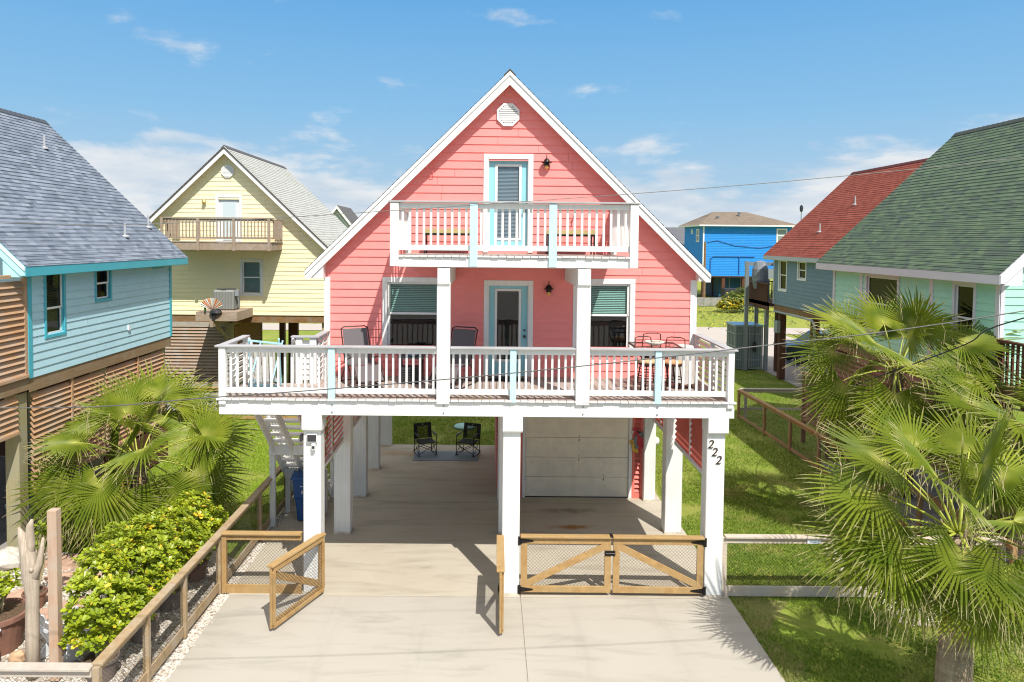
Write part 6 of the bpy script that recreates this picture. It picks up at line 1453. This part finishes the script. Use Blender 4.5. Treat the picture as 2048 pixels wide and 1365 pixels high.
wire('thick black service cable dropping behind the right hand palms', [(11.5, -6.4, 7.6), (9.48, -1.0, 5.55), (9.44, .5, 4.86), (8.7, 2.2, 3.91), (8.57, 3.5, 3.39), (9.2, 6.5, 2.7), (10.8, 9.15, 2.3)], .013, WB)

# ------------------------------------------------------------------ things beyond
t = T('cargo_lift', 'grey metal cargo lift with caged platform beside the red roofed house', 'lift', (13.5, 25.6, 0))
mb = MB()
for x, y, h in ((13.82, 25.1, 5.85), (14.92, 25.1, 4.9), (14.92, 26.6, 3.7)): mb.box(x-.09, x+.09, y-.09, y+.09, 0, h)
mb.box(13.7, 15.9, 25.02, 25.18, 5.62, 5.80); mb.box(13.7, 17.0, 25.05, 25.15, 3.45, 3.52); mb.build('mast', GREYM, t)
mb = MB()
for x in (13.3, 14.05, 14.75): mb.box(x-.03, x+.03, 25.15, 25.21, .05, 2.35)
for x in (13.3, 14.75):
    for y in np.arange(25.2, 26.7, .25): mb.box(x-.02, x+.02, y, y+.04, .05, 2.35)
for z in (.05, .5, 1.2, 1.9, 2.31): mb.box(13.28, 14.78, 25.16, 25.2, z, z+.05); mb.box(13.28, 13.32, 25.2, 26.7, z, z+.05)
for x in np.arange(13.35, 14.7, .12): mb.box(x, x+.02, 25.17, 25.19, .1, 2.33)
mb.build('cage', simple('cage_grey', (.36, .39, .40), .5, .4), t)
mb = MB(); mb.box(13.33, 14.72, 25.22, 26.7, .15, 2.3); mb.build('lift_car', simple('lift_panel', (.22, .27, .29), .45, .3, nz=.1), t)
mb = MB(); mb.box(13.26, 14.8, 25.14, 26.75, 2.36, 2.42); mb.build('lift_roof', simple('blue_grey_sheet', (.22, .38, .55), .3, .4), t)
mb = MB(); mb.tube([(14.3, 25.05, 5.6), (14.3, 25.05, 1.1)], .02, 5); mb.box(14.22, 14.38, 25.0, 25.1, 1.0, 1.5); mb.build('control_cable', BLACKP, t)
mb = MB(); mb.lathe([(.0, 0), (.30, .05), (.42, .5), (.40, 1.1), (.25, 1.5), (0, 1.55)], (14.45, 24.9, 4.35), 16); o = mb.build('covered_umbrella', simple('grey_canvas', (.22, .24, .27), .8, nz=.3, ns=5)); tag(o, 'grey canvas covered item on the rear deck of the red roofed house', 'covered umbrella')
# pickup parked under the red roofed house: nose to the left
def pickup():
    t = T('pickup_truck', 'dark green-grey pickup truck parked under the red roofed house', 'truck', (19.3, 27.6, 0), world=False)
    G_ = simple('truck_paint', (.05, .085, .095), .25, .5, .6)
    prof = [(-2.55, .55), (-2.62, .95), (-2.45, 1.12), (-1.35, 1.22), (-.65, 1.78), (.75, 1.82), (1.05, 1.25), (2.75, 1.22), (2.78, .55)]
    mb = MB(); n = len(prof)
    for yy, s in ((-.93, 1), (.93, 1)): mb.v += [(x, yy*(.86 if z > 1.3 else 1), z) for x, z in prof]
    mb.f += [tuple(range(n)), tuple(reversed(range(n, 2*n)))]+[(k, (k+1) % n, n+(k+1) % n, n+k) for k in range(n)]; mb.m += [0]*(n+2)
    mb.build('body', G_, t, bevel=.05)
    mb = MB()
    mb.face([(-1.05, -.885, 1.28), (-.55, -.815, 1.70), (.05, -.81, 1.72), (.05, -.885, 1.28)]); mb.face([(.12, -.885, 1.28), (.12, -.81, 1.72), (.68, -.81, 1.72), (.88, -.885, 1.28)])
    mb.face([(-1.33, -.72, 1.25), (-1.33, .72, 1.25), (-.66, .66, 1.76), (-.66, -.66, 1.76)]); mb.build('window', simple('car_glass', (.03, .04, .05), .08, 0, .8), t, recalc=False)
    for x in (-1.75, 1.75):
        for y in (-.95, .75):
            mb = MB(); mb.lathe([(.24, 0), (.40, .01), (.41, .12), (.40, .22), (.24, .23)], (x, y, .41), 22, ax='y'); w = mb.build('wheel', BLACKP, t)
            mb = MB(); mb.lathe([(.0, .02), (.07, .0), (.09, .03), (.22, .02), (.25, -.005), (.25, .02)], (x, y-.005, .41), 18, ax='y')
            for k in range(6): a = k*math.pi/3; mb.bar((x, y-.004, .41), (x+.23*math.cos(a), y-.004, .41+.23*math.sin(a)), .05, .03, up=(0, 1, 0))
            mb.build('rim', simple('alloy', (.5, .51, .52), .3, .8), w)
    mb = MB(); mb.box(-2.66, -2.5, -.88, -.55, .88, 1.05); mb.box(-2.66, -2.5, .55, .88, .88, 1.05); mb.build('headlight', simple('headlight', (.6, .62, .62), .1, 0, .8), t)
    mb = MB(); mb.box(-1.0, -.85, -1.1, -.92, 1.25, 1.42); mb.build('side_mirror', G_, t)
pickup()
# poles
def pole(label, x, y, h, r, extra=None, cat='utility pole'):
    t = T('utility_pole' if cat == 'utility pole' else 'pole', label, cat, (x, y, 0)); mb = MB(); mb.tube([(x, y, 0), (x, y, h)], [r, r*.75], 8); mb.build('shaft', BRN if cat == 'utility pole' else GREYM, t); 
    if extra: extra(t)
    return t
pole('thin dark pole standing at the left corner of the bright blue house', 24.55, 69.0, 6.9, .16)
def net(t):
    mb = MB(); mb.lathe([(.0, 0), (.28, .3), (.35, .9), (.28, 1.3), (.0, 1.55)], (61.5, 130, 12.9), 10); mb.build('furled_flag', simple('dark_cloth', (.03, .035, .05), .8), t)
pole('slim pole with a furled dark flag beyond the red roof', 61.5, 130, 13.2, .12, net, 'flagpole')
def gull():
    t = T('weather_vane', 'small pole top figure seen between the blue and yellow roofs', 'weather vane', (-49, 95, 0)); mb = MB(); mb.tube([(-43.6, 95, 0), (-43.6, 95, 11.3)], .07, 6); mb.build('shaft', GREYM, t)
    mb = MB(); mb.prism([(-43.9, 11.2), (-43.2, 11.6), (-43.5, 11.1), (-43.65, 10.8)], 'y', 94.9, 95.1); mb.build('vane', BLACKM, t)
gull()
pole('short dark pole peeking over the yellow house roof edge', -24.6, 44, 9.2, .14)
# flowering bush and low wall by the bright blue house
YB = mat_leaf('bush_leaf', (.10, .16, .025), (.22, .27, .04), tip=(.85, .62, .03), trans=.25)
t = T('flowering_bush', 'yellow flowering bush in the field before the bright blue house', 'bush', (25.3, 58, 0))
mb, ti = leafcloud(1300, [(24.4, 58, .9, 1.5, 1.0), (26.2, 58.6, 1.3, 1.7, 1.4), (27.4, 58.4, 1.1, 1.3, 1.2), (23.6, 57.6, .6, 1.0, .6)], .26, 77, 5)
rs = random.Random(5)
for i in range(0, len(ti), 7):
    v_ = 1.0 if rs.random() < (.45 if mb.v[i][2] < 1.2 else .06) else .3
    for k in range(7): ti[i+k] = v_
mb.build('foliage', YB, t, recalc=False, attr=ti); mb = MB()
for k in range(10): mb.tube([(25.3+rs.uniform(-1, 1), 58.2, 0), (25.3+rs.uniform(-2, 2), 58.2, 1.2)], [.05, .02], 5)
mb.build('stem', simple('shrub_bark', (.36, .30, .17), .8), t)
mb = MB()
for k in range(16): mb.box(22.3+k*.75, 22.3+k*.75+.72, 63.9, 64.0, 0, .95+.03*math.sin(k*5))
o = mb.build('low_wall', simple('grey_block', (.30, .29, .27), .9, nz=.2, ns=3)); tag(o, 'low grey fence in front of the bright blue house', 'fence')
mb = MB(); mb.box(27.3, 29.6, 70.2, 71.6, .45, 1.5); mb.box(27.1, 29.8, 70.0, 71.8, .35, .5)
for x in (27.5, 29.4): mb.lathe([(.3, -.1), (.3, .1)], (x, 70.1, .3), 12, ax='y')
o = mb.build('utility_trailer', simple('trailer_black', (.03, .03, .035), .6)); tag(o, 'black low trailer parked under the bright blue house', 'trailer')
# weeds over the far field
def weeds():
    rs = random.Random(9); mb, ti = leafcloud(900, [(18, 52, .1, 9, .25), (30, 55, .1, 12, .3), (-9, 50, .1, 9, .25), (22, 60, .1, 9, .3)], .18, 78, 4)
    o = mb.build('weeds', YB, recalc=False, attr=[.2 if x < .9 else 1 for x in ti]); tag(o, 'rough weeds scattered over the field beyond the road', 'weeds', kind='stuff')
weeds()
